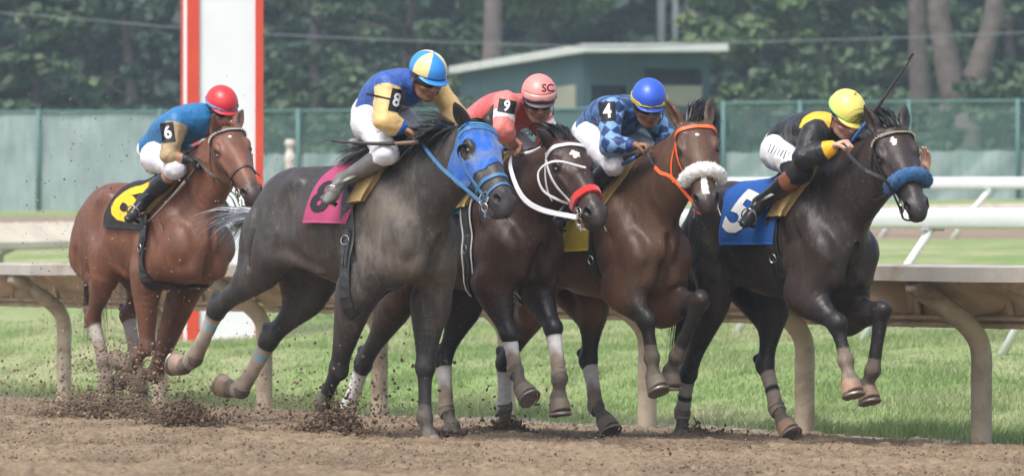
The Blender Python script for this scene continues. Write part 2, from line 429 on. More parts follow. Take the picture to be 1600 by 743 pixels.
def build_horse(S):
    t0 = time.time()
    fr = Frame(*S['withers']); zw = fr.zw
    h = .0078 if not os.environ.get('COARSE') else .016
    tr = fr.tr
    allp = [tr(*p, (-.15 if k[0] == 'R' else .15)) for k in ('RF','LF','RH','LH') for p in S[k][:5]]
    xs = [p[0] for p in allp]
    f = SDF((min(-1.5, min(xs)-.22), -.48, -.12), (max(1.30, max(xs)+.25), .48, zw+.66), h)
    tl, tw = S.get('tl', 1.0), S.get('tw', 1.0)
    Wp = lambda x, y, z: np.array([x*(tl if x < 0 else 1), y*tw, zw+z])
    # torso
    sec = [(.33,-.45,.10,.12),(.25,-.42,.155,.19),(.12,-.42,.195,.275),(-.12,-.405,.225,.345),(-.38,-.395,.272,.335),
           (-.62,-.365,.275,.30),(-.78,-.34,.255,.26),(-.92,-.37,.24,.235),(-1.05,-.43,.20,.19),(-1.15,-.49,.12,.12)]
    cz = S.get('croup', 0.0)
    zz = lambda x: cz*sstep(-.2, -1.1, np.float64(x))
    f.tube([Wp(x, 0, z+zz(x)) for x, z, a, b in sec], [q[2]*tw for q in sec], [q[3] for q in sec], k=.02, n=40)
    f.ell(Wp(-.06,0,-.075), (.24,.05,.085), k=.09)
    J = {}
    # hind quarters
    for side, key in ((-1, 'RH'), (1, 'LH')):
        q = S[key]; y0 = side*.15
        hip = Wp(-.93, side*.13, -.40+cz)
        st = tr(*q[0], side*.19); hk = tr(*q[1], side*.13 if len(q) < 6 else q[5]); ft = tr(*q[2], side*.11 if len(q) < 6 else q[5]); co = tr(*q[3], side*.11 if len(q) < 6 else q[5]); to = tr(*q[4], side*.11 if len(q) < 6 else q[5])
        J[key] = [hip, st, hk, ft, co, to]
        f.ell(Wp(-.80, side*.11, -.225+cz), (.25,.13*tw,.14), ax=((1,0,.35),(0,1,0),(-.35,0,1)), k=.06)
        f.ell(Wp(-1.00, side*.115, -.47+cz), (.155,.115*tw,.20), k=.06)
        # thigh + gaskin
        ax = (0,1,0)
        L = lambda a, b, t: a+(b-a)*t
        f.tube([hip, L(hip, st, .5), L(hip, st, .92)], [.13,.125,.085], [.24,.20,.125], ax, k=.08)
        f.tube([L(hip, st, .85), L(st, hk, .22), L(st, hk, .5), L(st, hk, .78), hk], [.095,.09,.066,.046,.047], [.125,.118,.088,.056,.060], ax, k=.045)
        but = Wp(-1.08, side*.115, -.53+cz)
        bk = unit(np.cross(hk-st, (0,1,0))); bk = bk*(-1 if bk[0] > 0 else 1)
        if S.get('bk_flip'): bk = -bk
        f.tube([but, L(but, L(st, hk, .45)+bk*.03, .55), L(st, hk, .55)+bk*.03], [.105,.085,.035], [.14,.10,.04], ax, k=.04)
        f.ell(L(st, hk, .06), (.05,.07,.075), k=.04)
        f.ell(L(st, hk, .26)+np.array([0, side*.035, 0])+bk*.01, (.05,.05,.09), k=.04)
        # hock: point of the heel behind the joint, tendon up the back
        cdir = unit(ft-hk); tdir = unit(hk-st)
        heel = unit(tdir-cdir); heel = heel if np.linalg.norm(tdir-cdir) > .15 else bk
        hp = hk+heel*.055-cdir*.055
        f.tube([hp+heel*.0, hk+heel*.03+cdir*.02, L(hk, ft, .28)+heel*.006], [.022,.026,.022], [.024,.028,.026], ax, k=.025)
        f.tube([L(st, hk, .52)+heel*.02, L(st, hk, .8)+heel*.045, hp], [.022,.014,.019], [.028,.016,.022], ax, k=.022)
        f.ell(hk+np.array([0, -side*.012, 0]), (.043,.043,.05), k=.03)
        f.tube([hk, L(hk, ft, .2), L(hk, ft, .5), L(hk, ft, .82), ft], [.046,.039,.034,.036,.041], [.055,.046,.040,.041,.046], ax, k=.02)
        J[key+'_heel'] = heel
    # fore quarters
    for side, key in ((-1, 'RF'), (1, 'LF')):
        q = S[key]
        off = q[5] if len(q) > 5 else side*.11
        el = tr(*q[0], side*.17); kn = tr(*q[1], off+side*.02); ft = tr(*q[2], off); co = tr(*q[3], off); to = tr(*q[4], off)
        sh = Wp(.28, side*.145, -.47)
        J[key] = [sh, el, kn, ft, co, to]
        L = lambda a, b, t: a+(b-a)*t
        top = Wp(-.07, side*.085, -.13)
        f.tube([top, Wp(.08, side*.145, -.30), sh+np.array([-.03,0,.03])], [.06,.075,.07], [.13,.115,.10], k=.03)
        f.ell(sh+np.array([-.0, side*.005, 0]), (.085,.06,.10), k=.06)
        f.tube([sh, L(sh, el, .5), el], [.07,.085,.088], [.115,.13,.13], k=.06)
        f.ell(L(sh, el, .72)+np.array([-.06, side*.025, .10]), (.15,.058,.13), k=.022)      # triceps
        f.ell(Wp(.06, side*.185, -.36), (.055,.035,.16), ax=((1,0,.55),(0,1,0),(-.55,0,1)), k=.03)
        f.tube([el, L(el, kn, .2), L(el, kn, .5), L(el, kn, .82), kn], [.088,.088,.070,.052,.049], [.130,.122,.090,.060,.056], k=.05)
        f.ell(L(el, kn, .2)+np.array([.015, side*.02, 0]), (.05,.045,.09), k=.03)
        tdir = unit(kn-el); cdir = unit(ft-kn)
        frt = unit(tdir-cdir) if np.linalg.norm(tdir-cdir) > .25 else unit(np.cross((0,1,0), tdir))*(1)
        if frt[0] < -.2: frt = -frt
        f.ell(kn+frt*.006, (.048,.046,.055), k=.03)
        f.ell(kn+frt*.018+tdir*.02, (.040,.038,.035), k=.025)
        f.ell(kn-frt*.040+tdir*.015, (.022,.02,.03), k=.02)
        f.tube([kn, L(kn, ft, .2), L(kn, ft, .5), L(kn, ft, .84), ft], [.046,.039,.034,.036,.040], [.052,.046,.040,.042,.046], k=.018)
        J[key+'_heel'] = -frt
        # chest
        f.ell(Wp(.31, side*.082, -.51), (.082,.08,.135), k=.022)
        f.ell(Wp(.20, side*.09, -.63), (.15,.085,.075), k=.08)
    # the lines that show on a fit horse: hip bone, flank, shoulder blade, breast furrow
    for sd_ in (-1, 1):
        f.ell(Wp(-.63, sd_*.205, -.165), (.065,.030,.045), k=.05)
        f.ell(Wp(-.64, sd_*.285, -.33), (.075,.035,.10), k=.07, op='sub')
        f.tube([Wp(-.96, sd_*.235, -.22), Wp(-.93, sd_*.262, -.42), Wp(-.97, sd_*.25, -.62)], .012, k=.045, op='sub')
        f.tube([Wp(-.08, sd_*.215, -.28), Wp(-.10, sd_*.245, -.42), Wp(-.05, sd_*.235, -.60)], .014, k=.04, op='sub')
        f.tube([Wp(-.02, sd_*.160, -.17), Wp(.10, sd_*.190, -.32), Wp(.19, sd_*.195, -.44)], .008, k=.035, op='sub')
        st_ = J['RH' if sd_ < 0 else 'LH'][1]; f.tube([st_, (st_+Wp(-.50, sd_*.19, -.60))/2+np.array([0,0,.01]), Wp(-.42, sd_*.17, -.66)], [.045,.030,.015], [.06,.035,.015], k=.05)
    f.tube([Wp(.41, 0, -.36), Wp(.40, 0, -.50), Wp(.34, 0, -.64)], .014, k=.04, op='sub')
    # pasterns and hooves
    for key in ('RF','LF','RH','LH'):
        ft, co, to = J[key][3:6]; heel = J[key+'_heel']
        L = lambda a, b, t: a+(b-a)*t
        pd = unit(co-ft); co = ft+pd*.115; hd = unit(to-co); to = co+hd*.085; J[key][4] = co; J[key][5] = to
        can = unit(ft-J[key][2]); hb = heel-hd*(heel@hd); hb = unit(hb)
        f.ell(ft+heel*.012, (.036,.039,.037), k=.025)
        f.tube([ft, L(ft, co, .5), co], [.038,.035,.042], [.041,.038,.045], k=.02)
        # hoof capsule: cone leaning forward, flat sole, heels behind
        hc = co-hb*.004; ht = to-hb*.012
        f.tube([hc-hd*.006, L(hc, ht, .5), ht+hd*.03], [.047,.057,.067], [.050,.062,.074], k=.008, smooth=False)
        f.ell(co+hb*.03+hd*.01, (.028,.03,.026), k=.015)
        f.cut(to+hd*.004, hd*.93+hb*(-.0)+(-hb)*.28, .12)
        J[key+'_hoof'] = (co, to, hd, hb)
    # head frame
    poll = tr(S['poll'][0], S['poll'][1], S['poll'][2])
    HL = S.get('headlen', .63)
    tip = fr.tr_len(S['nose'][0], S['nose'][1], poll, HL, near=S.get('nose_near', True))
    A = unit(tip-poll); psi = R(S['yaw']); hint = np.array([math.cos(psi), math.sin(psi), .55])
    D = unit(hint-A*(hint@A)); X = unit(np.cross(A, D))
    if X[1] > 0: X = -X                     # X points to the horse's right
    sc_ = HL/.60
    def H(x, y, z): return poll + (X*x*1.14 + A*y + D*z)*sc_
    hax = (X, A, D)
    # neck
    c0 = Wp(-.02, 0, -.33); cE = H(0, .10, -.135)
    nd = unit(cE-c0); up = np.array([-nd[2]*1., 0, nd[0]]); up = unit(up)
    c1 = c0+(cE-c0)*.33+up*S.get('arch', .01); c2 = c0+(cE-c0)*.68+up*S.get('arch', .01)*1.6
    ua = [np.array([0,1,0])*1.0, np.array([0,1,0]), unit(np.array([0,1,0])*.6 - X*.4), unit(-X)]
    f.tube([c0, c1, c2, cE], [.165,.135,.108,.095], [.33,.262,.20,.15], ua, k=.09, n=16)
    f.tube([Wp(-.12,0,-.05), c1+up*.235, c2+up*.17, H(0,.01,-.035)], [.04,.03,.028,.035], [.05,.04,.035,.04], k=.06)
    for sd_ in (-1, 1):
        lat = np.array([0, sd_, 0])
        f.tube([Wp(.24, sd_*.115, -.48), c1-up*.03+lat*.085, c2-up*.01+lat*.06, cE-up*.0+lat*.05], [.055,.052,.046,.035], [.09,.08,.07,.05], k=.014)
    f.tube([c0-up*.20+nd*.22, c1-up*.175, c2-up*.135, H(0,.16,-.20)], [.075,.06,.05,.045], k=.05)
    # skull
    prof = [(.00,-.065,.072,.055),(.05,-.085,.096,.085),(.12,-.098,.108,.098),(.19,-.100,.104,.100),(.27,-.094,.086,.092),(.36,-.084,.069,.078),(.44,-.077,.062,.070),(.51,-.073,.060,.066),(.560,-.074,.053,.058),(.590,-.078,.038,.040)]
    f.tube([H(0,y,z) for y,z,a,b in prof], [a*sc_ for y,z,a,b in prof], [b*sc_ for y,z,a,b in prof], -X, k=.035, n=30)
    f.tube([H(0,.10,-.03),H(0,.25,-.022),H(0,.42,-.024),H(0,.50,-.03)], [.045,.034,.026,.024], [.026,.02,.018,.018], -X, k=.03)
    for sd_ in (-1, 1):
        f.ell(H(sd_*.044,.155,-.185), (.042,.115,.105), hax, k=.035)            # cheek
        f.tube([H(sd_*.042,.22,-.235),H(sd_*.030,.34,-.165),H(sd_*.018,.48,-.125)], [.022,.018,.018], [.03,.024,.022], -X, k=.03)
        f.tube([H(sd_*.088,.20,-.085),H(sd_*.066,.30,-.088),H(sd_*.052,.36,-.088)], [.012,.010,.008], [.016,.012,.008], -X, k=.022)   # facial crest
        f.ell(H(sd_*.084,.148,-.044), (.020,.046,.022), hax, k=.03)            # brow
        f.ell(H(sd_*.099,.182,-.068), (.016,.028,.022), hax, k=.014, op='sub')  # socket
        f.ell(H(sd_*.086,.180,-.066), (.013,.025,.018), hax, k=.006)            # lids
        f.ell(H(sd_*.062,.045,-.050), (.035,.05,.045), hax, k=.03)              # temple
        # nostril: flared rim then hollow
        f.ell(H(sd_*.080,.33,-.034), (.024,.090,.024), hax, k=.03, op='sub')
        f.ell(H(sd_*.040,.535,-.050), (.028,.042,.034), hax, k=.014)
        f.ell(H(sd_*.056,.548,-.042), (.020,.030,.020), (X*1+A*.35*sd_, A-X*.35*sd_, D), k=.008, op='sub')
        # ear
        eb = H(sd_*.058, .000, -.050); et = S.get('ears', {}).get(-sd_)
        if et is not None: ed = unit(fr.tr_len(et[0], et[1], eb, .20, near=et[2])-eb)
        else: ed = unit(-A*1.0 + X*sd_*.28 - D*.15)
        ef = unit(D*.6+X*sd_*.8); ef = unit(ef-ed*(ef@ed)); es = np.cross(ed, ef)
        f.tube([eb-ed*.01, eb+ed*.045, eb+ed*.10, eb+ed*.150, eb+ed*.188], [.030,.042,.040,.025,.006], [.026,.031,.027,.016,.005], es, k=.018)
        f.tube([eb+ed*.035+ef*.030, eb+ed*.08+ef*.026, eb+ed*.155+ef*.016], [.014,.026,.008], [.016,.022,.008], es, k=.008, op='sub')
    f.ell(H(0,.530,-.150), (.040,.042,.030), hax, k=.018)                          # lower lip and chin
    f.ell(H(0,.570,-.128), (.034,.024,.018), hax, k=.014)
    for sd_ in (-1,1):
        f.tube([H(sd_*.066,.455,-.122),H(sd_*.062,.52,-.121),H(sd_*.044,.585,-.114)], [.009,.008,.008], [.007,.007,.007], -X, k=.008, op='sub')
    # a little muscle relief over everything
    near = np.argwhere(np.abs(f.f) < .03); p = f.lo+near*f.h
    hd_ = np.linalg.norm(p-H(0,.3,-.1), axis=1) < .42
    amp = np.where(hd_, .0014, .0100)
    amp = amp*sstep(.55, .9, p[:, 2]/1.0)+.0008
    f.f[near[:,0], near[:,1], near[:,2]] += (fbm(p*np.array([9,7,5.]), 3, S['seed'])*amp).astype(np.float32)
    # ribs faintly showing
    rb = (np.sin((p[:,0]+p[:,2]*.25)*2*math.pi/.075))*.0038*(.5+.5*noise3(p*4, 3))*sstep(-.25,-.4,p[:,0])*sstep(-.85,-.7,p[:,0])*sstep(zw-.25,zw-.4,p[:,2])*sstep(zw-.68,zw-.6,p[:,2])
    f.f[near[:,0], near[:,1], near[:,2]] += rb.astype(np.float32)
    V, Q = f.mesh()
    # colours
    n = len(V); base = np.array(S['base']); pts_c = np.array(S['points'])
    rel = V-poll; hx = rel@X/sc_/1.14; hy = rel@A/sc_; hz_ = rel@D/sc_
    big = fbm(V*2.2, 3, S['seed']+5); fine = fbm(V*7., 3, S['seed']+9)
    C = np.ones((n, 4)); C[:, :3] = base*(1+.22*big[:, None]+.10*fine[:, None])
    if 'belly' in S:
        wb = sstep(zw-.55, zw-.8, V[:,2]+.08*big)*sstep(.9, .2, np.abs(V[:,0]+.3)); C[:, :3] = C[:, :3]*(1-wb[:,None])+np.array(S['belly'])*wb[:,None]
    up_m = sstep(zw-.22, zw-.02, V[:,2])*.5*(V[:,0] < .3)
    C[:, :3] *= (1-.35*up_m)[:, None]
    dust = np.zeros(n)
    for key in ('RF','LF','RH','LH'):
        P = J[key]
        d1, t1 = nearest_seg(V, P[1], P[2]); d2, t2 = nearest_seg(V, P[2], P[3]); d3, t3 = nearest_seg(V, P[3], P[4]); d4, t4 = nearest_seg(V, P[4], P[5])
        up_ = (d1 < .13)*sstep(.25, .85, t1+.12*fine); lo_ = np.maximum(np.maximum(d2 < .10, d3 < .08), d4 < .10)
        leg = np.clip(np.maximum(up_*(d1 < d2+.03), lo_), 0, 1)
        if key[1] == 'H': leg = np.where(V[:,2] > zw-.75, leg*.6, leg)
        C[:, :3] = C[:, :3]*(1-leg[:, None])+pts_c*(1+.15*fine[:, None])*leg[:, None]
        low = np.maximum((d2 < .08)*sstep(.4, 1.0, t2), (d3 < .08)*1.)
        dust = np.maximum(dust, low*S.get('legdust', .55))
        hoof = (d4 < .095)*(((V-P[4])@unit(P[5]-P[4])) > .004)
        hc = np.array(S.get('hoof', (.20,.16,.125)))
        grain = 1+.18*np.sin(((V-P[4])@unit(P[5]-P[4]))*420)[:, None]*.4
        C[hoof > 0, :3] = (hc*grain*(1+.15*fine[:, None]))[hoof > 0]
        dust[hoof > 0] = .45
        sole = ((V-P[5])@J[key+'_hoof'][2] > -.006) & (d4 < .08)
        C[sole, :3] = (.10,.085,.07)
        if key in S.get('socks', {}):
            sk = ((d2 < .07)*sstep(.80, .9, t2+.05*fine)+(d3 < .07)*1.) > .5
            sk = sk & (hoof == 0); C[sk, :3] = S['socks'][key]; dust[sk] = .62
    head = (hy > -.02) & (np.linalg.norm(rel-A*.3*sc_, axis=1) < .45)
    muz = head*sstep(.44, .54, hy+.02*fine); mc = np.array(S.get('muzzle', (.035,.03,.03)))
    C[:, :3] = C[:, :3]*(1-muz[:, None]*.8)+mc*muz[:, None]*.8
    eyer = np.minimum(*[np.sqrt(((hx-s_*.095)/1.0)**2+((hy-.18)/1.2)**2+(hz_+.066)**2) for s_ in (-1,1)])
    er = head*sstep(.045, .02, eyer); C[:, :3] *= (1-.6*er)[:, None]
    nost = np.minimum(*[np.sqrt((hx-s_*.055)**2+((hy-.548)/1.3)**2+(hz_+.042)**2) for s_ in (-1,1)])
    C[:, :3] *= (1-.9*head*sstep(.027,.019,nost))[:, None]
    ear_in = (hy < .0) & (rel@D > -.2)
    for (kind, *g) in S.get('marks', []):
        face = head & (hz_ > -.07)
        if kind == 'star':
            cx, cy, rx, ry = g; ang = np.arctan2(hy-cy, hx-cx); rr = np.sqrt(((hx-cx)/rx)**2+((hy-cy)/ry)**2)
            m_ = face & (rr < 1+.22*np.cos(5*ang+.7)+.12*np.cos(3*ang+2)+.35*fine)
        else:
            pts = np.array(g[0]); w_ = g[1]; cx = np.interp(hy, pts[:, 1], pts[:, 0]); ww = np.interp(hy, pts[:, 1], w_)
            m_ = face & (hy > pts[0,1]) & (hy < pts[-1,1]) & (np.abs(hx-cx) < ww*(1+.3*fine))
        C[m_, :3] = (.72,.70,.68)
    if 'dustmap' in S: dust = np.maximum(dust, S['dustmap'](V, fine, big, zw))
    dust = np.maximum(dust, .12+.25*sstep(.9,.5,V[:,2])*(dust < .3))
    C[:, 3] = 1-np.clip(dust, 0, 1)
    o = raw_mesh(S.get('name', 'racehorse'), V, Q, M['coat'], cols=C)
    o.matrix_world = fr.M
    tag(o, S['label'], 'horse', 'galloping racehorses')
    bvh = BVHTree.FromPolygons([tuple(v) for v in V.tolist()], [tuple(q) for q in Q.tolist()])
    info = dict(o=o, fr=fr, J=J, H=H, X=X, A=A, D=D, zw=zw, bvh=bvh, V=V, Q=Q, hx=hx, hy=hy, hz=hz_, S=S, up=up, c=(c0,c1,c2,cE), sc=sc_)
    for key in ('RF','LF','RH','LH'):
        co, to, hd, hb = J[key+'_hoof']; lt = np.cross(hd, hb); c = to+hd*.008-hb*.010; mb = MB()
        mb.tube([c+lt*(.060*math.sin(a_))-hb*(.066*math.cos(a_)) for a_ in np.linspace(-2.45, 2.45, 19)], .010, 6, flat=.6); mb.build('horseshoe', M['shoe'], o)
    for sd_ in (-1, 1):
        e = SDF(H(sd_*.084,.180,-.066)-.04, H(sd_*.084,.180,-.066)+.04, .004); e.ell(H(sd_*.0865,.180,-.066), (.0175,.0195,.0165), hax, k=0)
        ev, eq = e.mesh(); raw_mesh('eye', ev, eq, M['eye'], o)
    if os.environ.get('LEN'):
        for key in ('RF','LF','RH','LH'): print(key, [round(float(np.linalg.norm(J[key][i+1]-J[key][i])), 2) for i in range(3)], [tuple(np.round(q, 2)) for q in J[key][1:4]])
    print('horse %s %.1fs zw=%.2f verts=%d' % (S['num'], time.time()-t0, zw, n), 'poll', np.round(poll,2), 'A', np.round(A,2), 'D', np.round(D,2), 'len', round(float(np.linalg.norm(cE-c0)),2))
    return info

M['shoe'] = simple('worn_horseshoe', (.30,.27,.24), .4, .5, .6, .2, 30, .2, .002, dirt=.5, dirtcol=(.2,.15,.11))
# the five runners. Leg lists: [stifle|elbow, hock|knee, fetlock, coronet, toe] in photograph pixels
def shoulder_dust(V, fine, big, zw):
    a = np.exp(-(((V[:,0]-.16)/.20)**2+((V[:,2]-(zw-.40))/.30)**2))*(V[:,1] < 0)
    b = np.exp(-(((V[:,0]-.34)/.25)**2+((V[:,2]-(zw-.65))/.3)**2))*.8
    return np.clip(.34+.20*np.maximum(a, b)+.10*fine, 0, .56)
HORSES = [
 dict(num=8, seed=11, tw=.95, withers=(614,240,28.4,50), poll=(752,190,0), nose=(802,316), yaw=0, label='dusty dark grey horse in a blue blinker hood, nearest the camera',
      base=(.047,.041,.039), points=(.022,.021,.022), hoof=(.22,.17,.13), RF=[(556,455),(529,575),(504,628),(500,650),(497,668)], LF=[(672,470),(664,572),(664,652),(668,672),(672,690)],
      RH=[(430,405),(338,484),(305,560),(288,570),(268,563)], LH=[(503,440),(420,532),(378,610),(362,607),(340,596)],
      dustmap=shoulder_dust, tailn=200, ears={1: (772,158,False), -1: (709,157,True)}, legdust=.5),
 dict(num=9, seed=12, withers=(780,252,29.3,55), poll=(884,215,0), nose=(942,332), yaw=-12, label='dark bay horse with a red noseband, a white star and white reins',
      base=(.043,.023,.017), points=(.018,.017,.020), RF=[(765,440),(795,520),(806,578),(810,590),(816,607)], LF=[(835,445),(864,512),(875,590),(873,612),(874,642)],
      RH=[(640,440),(567,568),(546,635),(544,650),(545,668)], LH=[(738,450),(693,560),(698,640),(703,656),(706,674)],
      marks=[('star', -.005, .135, .022, .026)], ears={1: (872,196,False), -1: (838,200,True)}),
 dict(num=4, seed=13, withers=(982,266,29.5,58), poll=(1085,186,0), nose=(1106,312), yaw=-32, label='bay horse with a white sheepskin noseband, narrow blaze and orange bridle',
      base=(.092,.051,.033), points=(.024,.019,.018), belly=(.20,.105,.058), RF=[(968,448),(1010,500),(1019,558),(1020,572),(1022,592)], LF=[(1032,478),(1093,470),(1058,556),(1050,574),(1046,606)],
      RH=[(850,450),(788,568),(789,635),(789,652),(788,668)], LH=[(930,450),(920,562),(932,634),(940,648),(948,664)],
      marks=[('star', .0, .12, .008, .009), ('blaze', [(0,.34),(.0,.42),(.004,.50),(.0,.545)], [.006,.013,.017,.020])], ears={1: (1111,151,False), -1: (1038,150,True)}),
 dict(num=5, seed=14, tw=.95, withers=(1272,264,29.2,58), poll=(1392,196,0), nose=(1438,322), yaw=-30, label='dark brown horse with a blue sheepskin noseband and a white star, leading at the right',
      base=(.032,.024,.021), points=(.018,.016,.017), hoof=(.34,.21,.14), RF=[(1253,455),(1307,505),(1322,562),(1325,580),(1330,608)], LF=[(1318,490),(1378,486),(1364,578),(1358,592),(1355,614)],
      RH=[(1125,440),(1075,582),(1067,645),(1066,662),(1064,680)], LH=[(1213,450),(1196,570),(1214,636),(1219,648),(1226,664)],
      marks=[('star', .012, .115, .012, .030)], socks={'RF': (.50,.38,.32)}, ears={1: (1416,163,False), -1: (1345,152,True)}),
 dict(num=6, seed=15, tailn=110, tw=.96, tl=.98, withers=(282,268,32.6,57), poll=(352,193,0), nose=(400,300), yaw=-20, label='chestnut horse with a white studded browband, at the far left behind the others',
      base=(.150,.066,.040), points=(.12,.055,.038), hoof=(.17,.13,.10), legdust=.62, RF=[(228,425),(230,540),(204,572),(192,566),(176,556)], LF=[(292,440),(243,582),(205,590),(196,588),(180,600)],
      RH=[(172,405),(145,498),(163,566),(165,580),(165,604)], LH=[(235,420),(200,492),(214,566),(216,580),(217,602)],
      marks=[('star', .005, .115, .008, .012)], ears={1: (380,170,False), -1: (334,176,True)}),
]
_only = os.environ.get('ONLY')
HI = {}
for S in HORSES:
    if _only and str(S['num']) not in _only.split(','): continue
    HI[S['num']] = build_horse(S)
# ---------------------------------------------------------------- straps, cloths, lettering laid on a surface
def cast(bvh, o, d, far=2.0):
    h = bvh.ray_cast(Vector(tuple(map(float, o))), Vector(tuple(map(float, d))).normalized(), far)
    return (None, None) if h[0] is None else (np.array(h[0]), np.array(h[1]))
def strip(mb, P, N, width, thick, lift=.002):
    P = np.asarray(P, float); N = np.asarray(N, float); m = len(P); V = []
    width = np.full(m, width) if np.isscalar(width) else width
    for i in range(m):
        T = unit(P[min(i+1, m-1)]-P[max(i-1, 0)]); n_ = unit(N[i]-T*(N[i]@T)); b = np.cross(T, n_)*width[i]/2
        a = P[i]+n_*lift
        V += [a-b*.96, a+b*.96, a+b+n_*thick*.6, a+b*.85+n_*thick, a-b*.85+n_*thick, a-b+n_*thick*.6]
    F = []
    for i in range(m-1):
        for k in range(6): F.append((i*6+k, i*6+(k+1)%6, (i+1)*6+(k+1)%6, (i+1)*6+k))
    F += [tuple(range(5, -1, -1)), tuple((m-1)*6+k for k in range(6))]
    mb.add(V, F)
def free_strap(mb, pts, width, thick, up=(0,0,1), n=24, twist=0):
    P = spline(pts, n); N = []
    for i in range(n):
        T = unit(P[min(i+1, n-1)]-P[max(i-1, 0)]); u = np.asarray(up, float); N.append(unit(u-T*(u@T)))
    strip(mb, P, N, width, thick, 0)
def smooth_path(P, N, it=2):
    P = [np.array(p) for p in P]; N = [np.array(q) for q in N]
    for _ in range(it):
        Q = list(P); M_ = list(N)
        for i in range(1, len(P)-1):
            Q[i] = P[i]*.5+(P[i-1]+P[i+1])*.25; M_[i] = unit(N[i]*.5+(N[i-1]+N[i+1])*.25)
        P, N = Q, M_
    return P, N
def head_loop(I, y0, z0=-.08, a0=-180, a1=180, tilt=0.0, n=40):
    """points round the head; angle 0 is the front of the face, + is the horse's right"""
    P, N = [], []
    for k in range(n+1):
        a = R(a0+(a1-a0)*k/n); d = I['X']*math.sin(a)+I['D']*math.cos(a)
        c = I['H'](0, y0+tilt*math.cos(a), z0)
        p, q = cast(I['bvh'], c+d*.35, -d)
        if p is None: continue
        if np.linalg.norm(p-c) > .2: continue
        P.append(p); N.append(q)
    return smooth_path(P, N)
def head_side(I, sd, pts, n=16):
    """a strap down one side of the head through (y,z) head positions"""
    Q = spline(pts, n); P, N = [], []
    for y, z in Q:
        o = I['H'](sd*.30, y, z); p, q = cast(I['bvh'], o, -I['X']*sd)
        if p is None: continue
        P.append(p); N.append(q)
    return smooth_path(P, N)
def body_patch(I, name, mat, xfun, a0, a1, nx, na, off, thick, zc=-.42, parent=None, tagf=None, wave=0.0, cols=None):
    """sheet laid over the barrel: xfun(u,a)->x, a in degrees from the spine, + towards the horse's right"""
    zw = I['zw']; top = np.zeros((nx+1, na+1, 3)); nor = np.zeros_like(top); prm = []
    for i in range(nx+1):
        for j in range(na+1):
            u = i/nx; a = a0+(a1-a0)*j/na; x = xfun(u, a)
            d = np.array([0, -math.sin(R(a)), math.cos(R(a))]); c = np.array([x, 0, zw+zc])
            p, q = cast(I['bvh'], c+d*.8, -d)
            if p is None: p = c+d*.3; q = d
            w_ = (wave*1.5*float(noise3(np.array([[x*9+a*.02, a*.045+x*3, 2.5]]), 8)[0])+wave*.7*math.sin(x*55+a*.09))*abs(math.sin(R(a)))**1.5+.012*abs(math.sin(R(a)))**2 if wave else 0
            top[i, j] = p; nor[i, j] = q; top[i, j] += d*(off+w_+(.012*max(0, abs(a)-60)/40 if wave else 0))
            prm.append((u, a, x))
    for _ in range(2):
        t2 = top.copy(); t2[1:-1] = top[1:-1]*.5+(top[:-2]+top[2:])*.25; top = t2
        if not wave:
            for _q in range(4): t2 = top.copy(); t2[:, 1:-1] = top[:, 1:-1]*.5+(top[:, :-2]+top[:, 2:])*.25; top = t2
    V = list(top.reshape(-1, 3)); base = len(V)
    nn = nor.reshape(-1, 3); V += [v-q*thick for v, q in zip(V, nn)]
    F = []
    w_ = na+1
    for i in range(nx):
        for j in range(na):
            a = i*w_+j; F.append((a, a+w_, a+w_+1, a+1)); F.append((base+a, base+a+1, base+a+w_+1, base+a+w_))
    rim = [i*w_ for i in range(nx+1)]+[nx*w_+j for j in range(1, na+1)]+[i*w_+na for i in range(nx-1, -1, -1)]+[j for j in range(na-1, 0, -1)]
    for k in range(len(rim)):
        a, b = rim[k], rim[(k+1) % len(rim)]; F.append((a, b, base+b, base+a))
    C = None
    if cols is not None:
        C = np.array([cols(*q) for q in prm]+[cols(*q) for q in prm])
    o = raw_mesh(name, np.array(V), F, mat, parent, cols=C)
    if parent is None: o.matrix_world = I['fr'].M
    return o, BVHTree.FromPolygons([tuple(map(float, v)) for v in V[:base]], [f for f in F if max(f) < base])
def text_mesh(body, size, bold=.0, width=1.0):
    import bmesh
    cu = bpy.data.curves.new('lettering_outline', 'FONT'); cu.body = body; cu.size = size; cu.offset = bold; cu.align_x = 'CENTER'; cu.align_y = 'CENTER'
    cu.resolution_u = 3
    ob = bpy.data.objects.new('lettering_outline', cu); COL.objects.link(ob)
    dg = bpy.context.evaluated_depsgraph_get(); me = bpy.data.meshes.new_from_object(ob.evaluated_get(dg))
    bm = bmesh.new(); bm.from_mesh(me); bmesh.ops.triangulate(bm, faces=bm.faces[:])
    for _ in range(4):
        es = [e for e in bm.edges if e.calc_length() > max(.012, size*.12)]
        if not es: break
        bmesh.ops.subdivide_edges(bm, edges=es, cuts=1); bmesh.ops.triangulate(bm, faces=bm.faces[:])
    V = np.array([(v.co.x*width, v.co.y) for v in bm.verts]); F = [tuple(v.index for v in f.verts) for f in bm.faces]
    bm.free(); bpy.data.objects.remove(ob); bpy.data.curves.remove(cu); bpy.data.meshes.remove(me)
    return V, F
def lay(bvh, V2, F, c, e1, e2, lift, name, mat, parent, bend=None):
    """project flat shape (a,b) -> c+a*e1+b*e2 onto the surface"""
    e1 = unit(e1); nrm = unit(np.cross(e1, e2)); e2 = np.cross(nrm, e1); out = []; fall = None; D_ = []
    for a, b in V2:
        o = c+e1*a+e2*b; p, q = cast(bvh, o+nrm*.15, -nrm, .4)
        D_.append(None if p is None else (p-o)@nrm)
    ok = [d for d in D_ if d is not None]; med = float(np.median(ok)) if ok else 0
    for (a, b), d in zip(V2, D_):
        d = med if d is None else max(med-.05, min(med+.05, d))
        out.append(c+e1*a+e2*b+nrm*(d+lift))
    return raw_mesh(name, np.array(out), F, mat, parent, smooth=False)
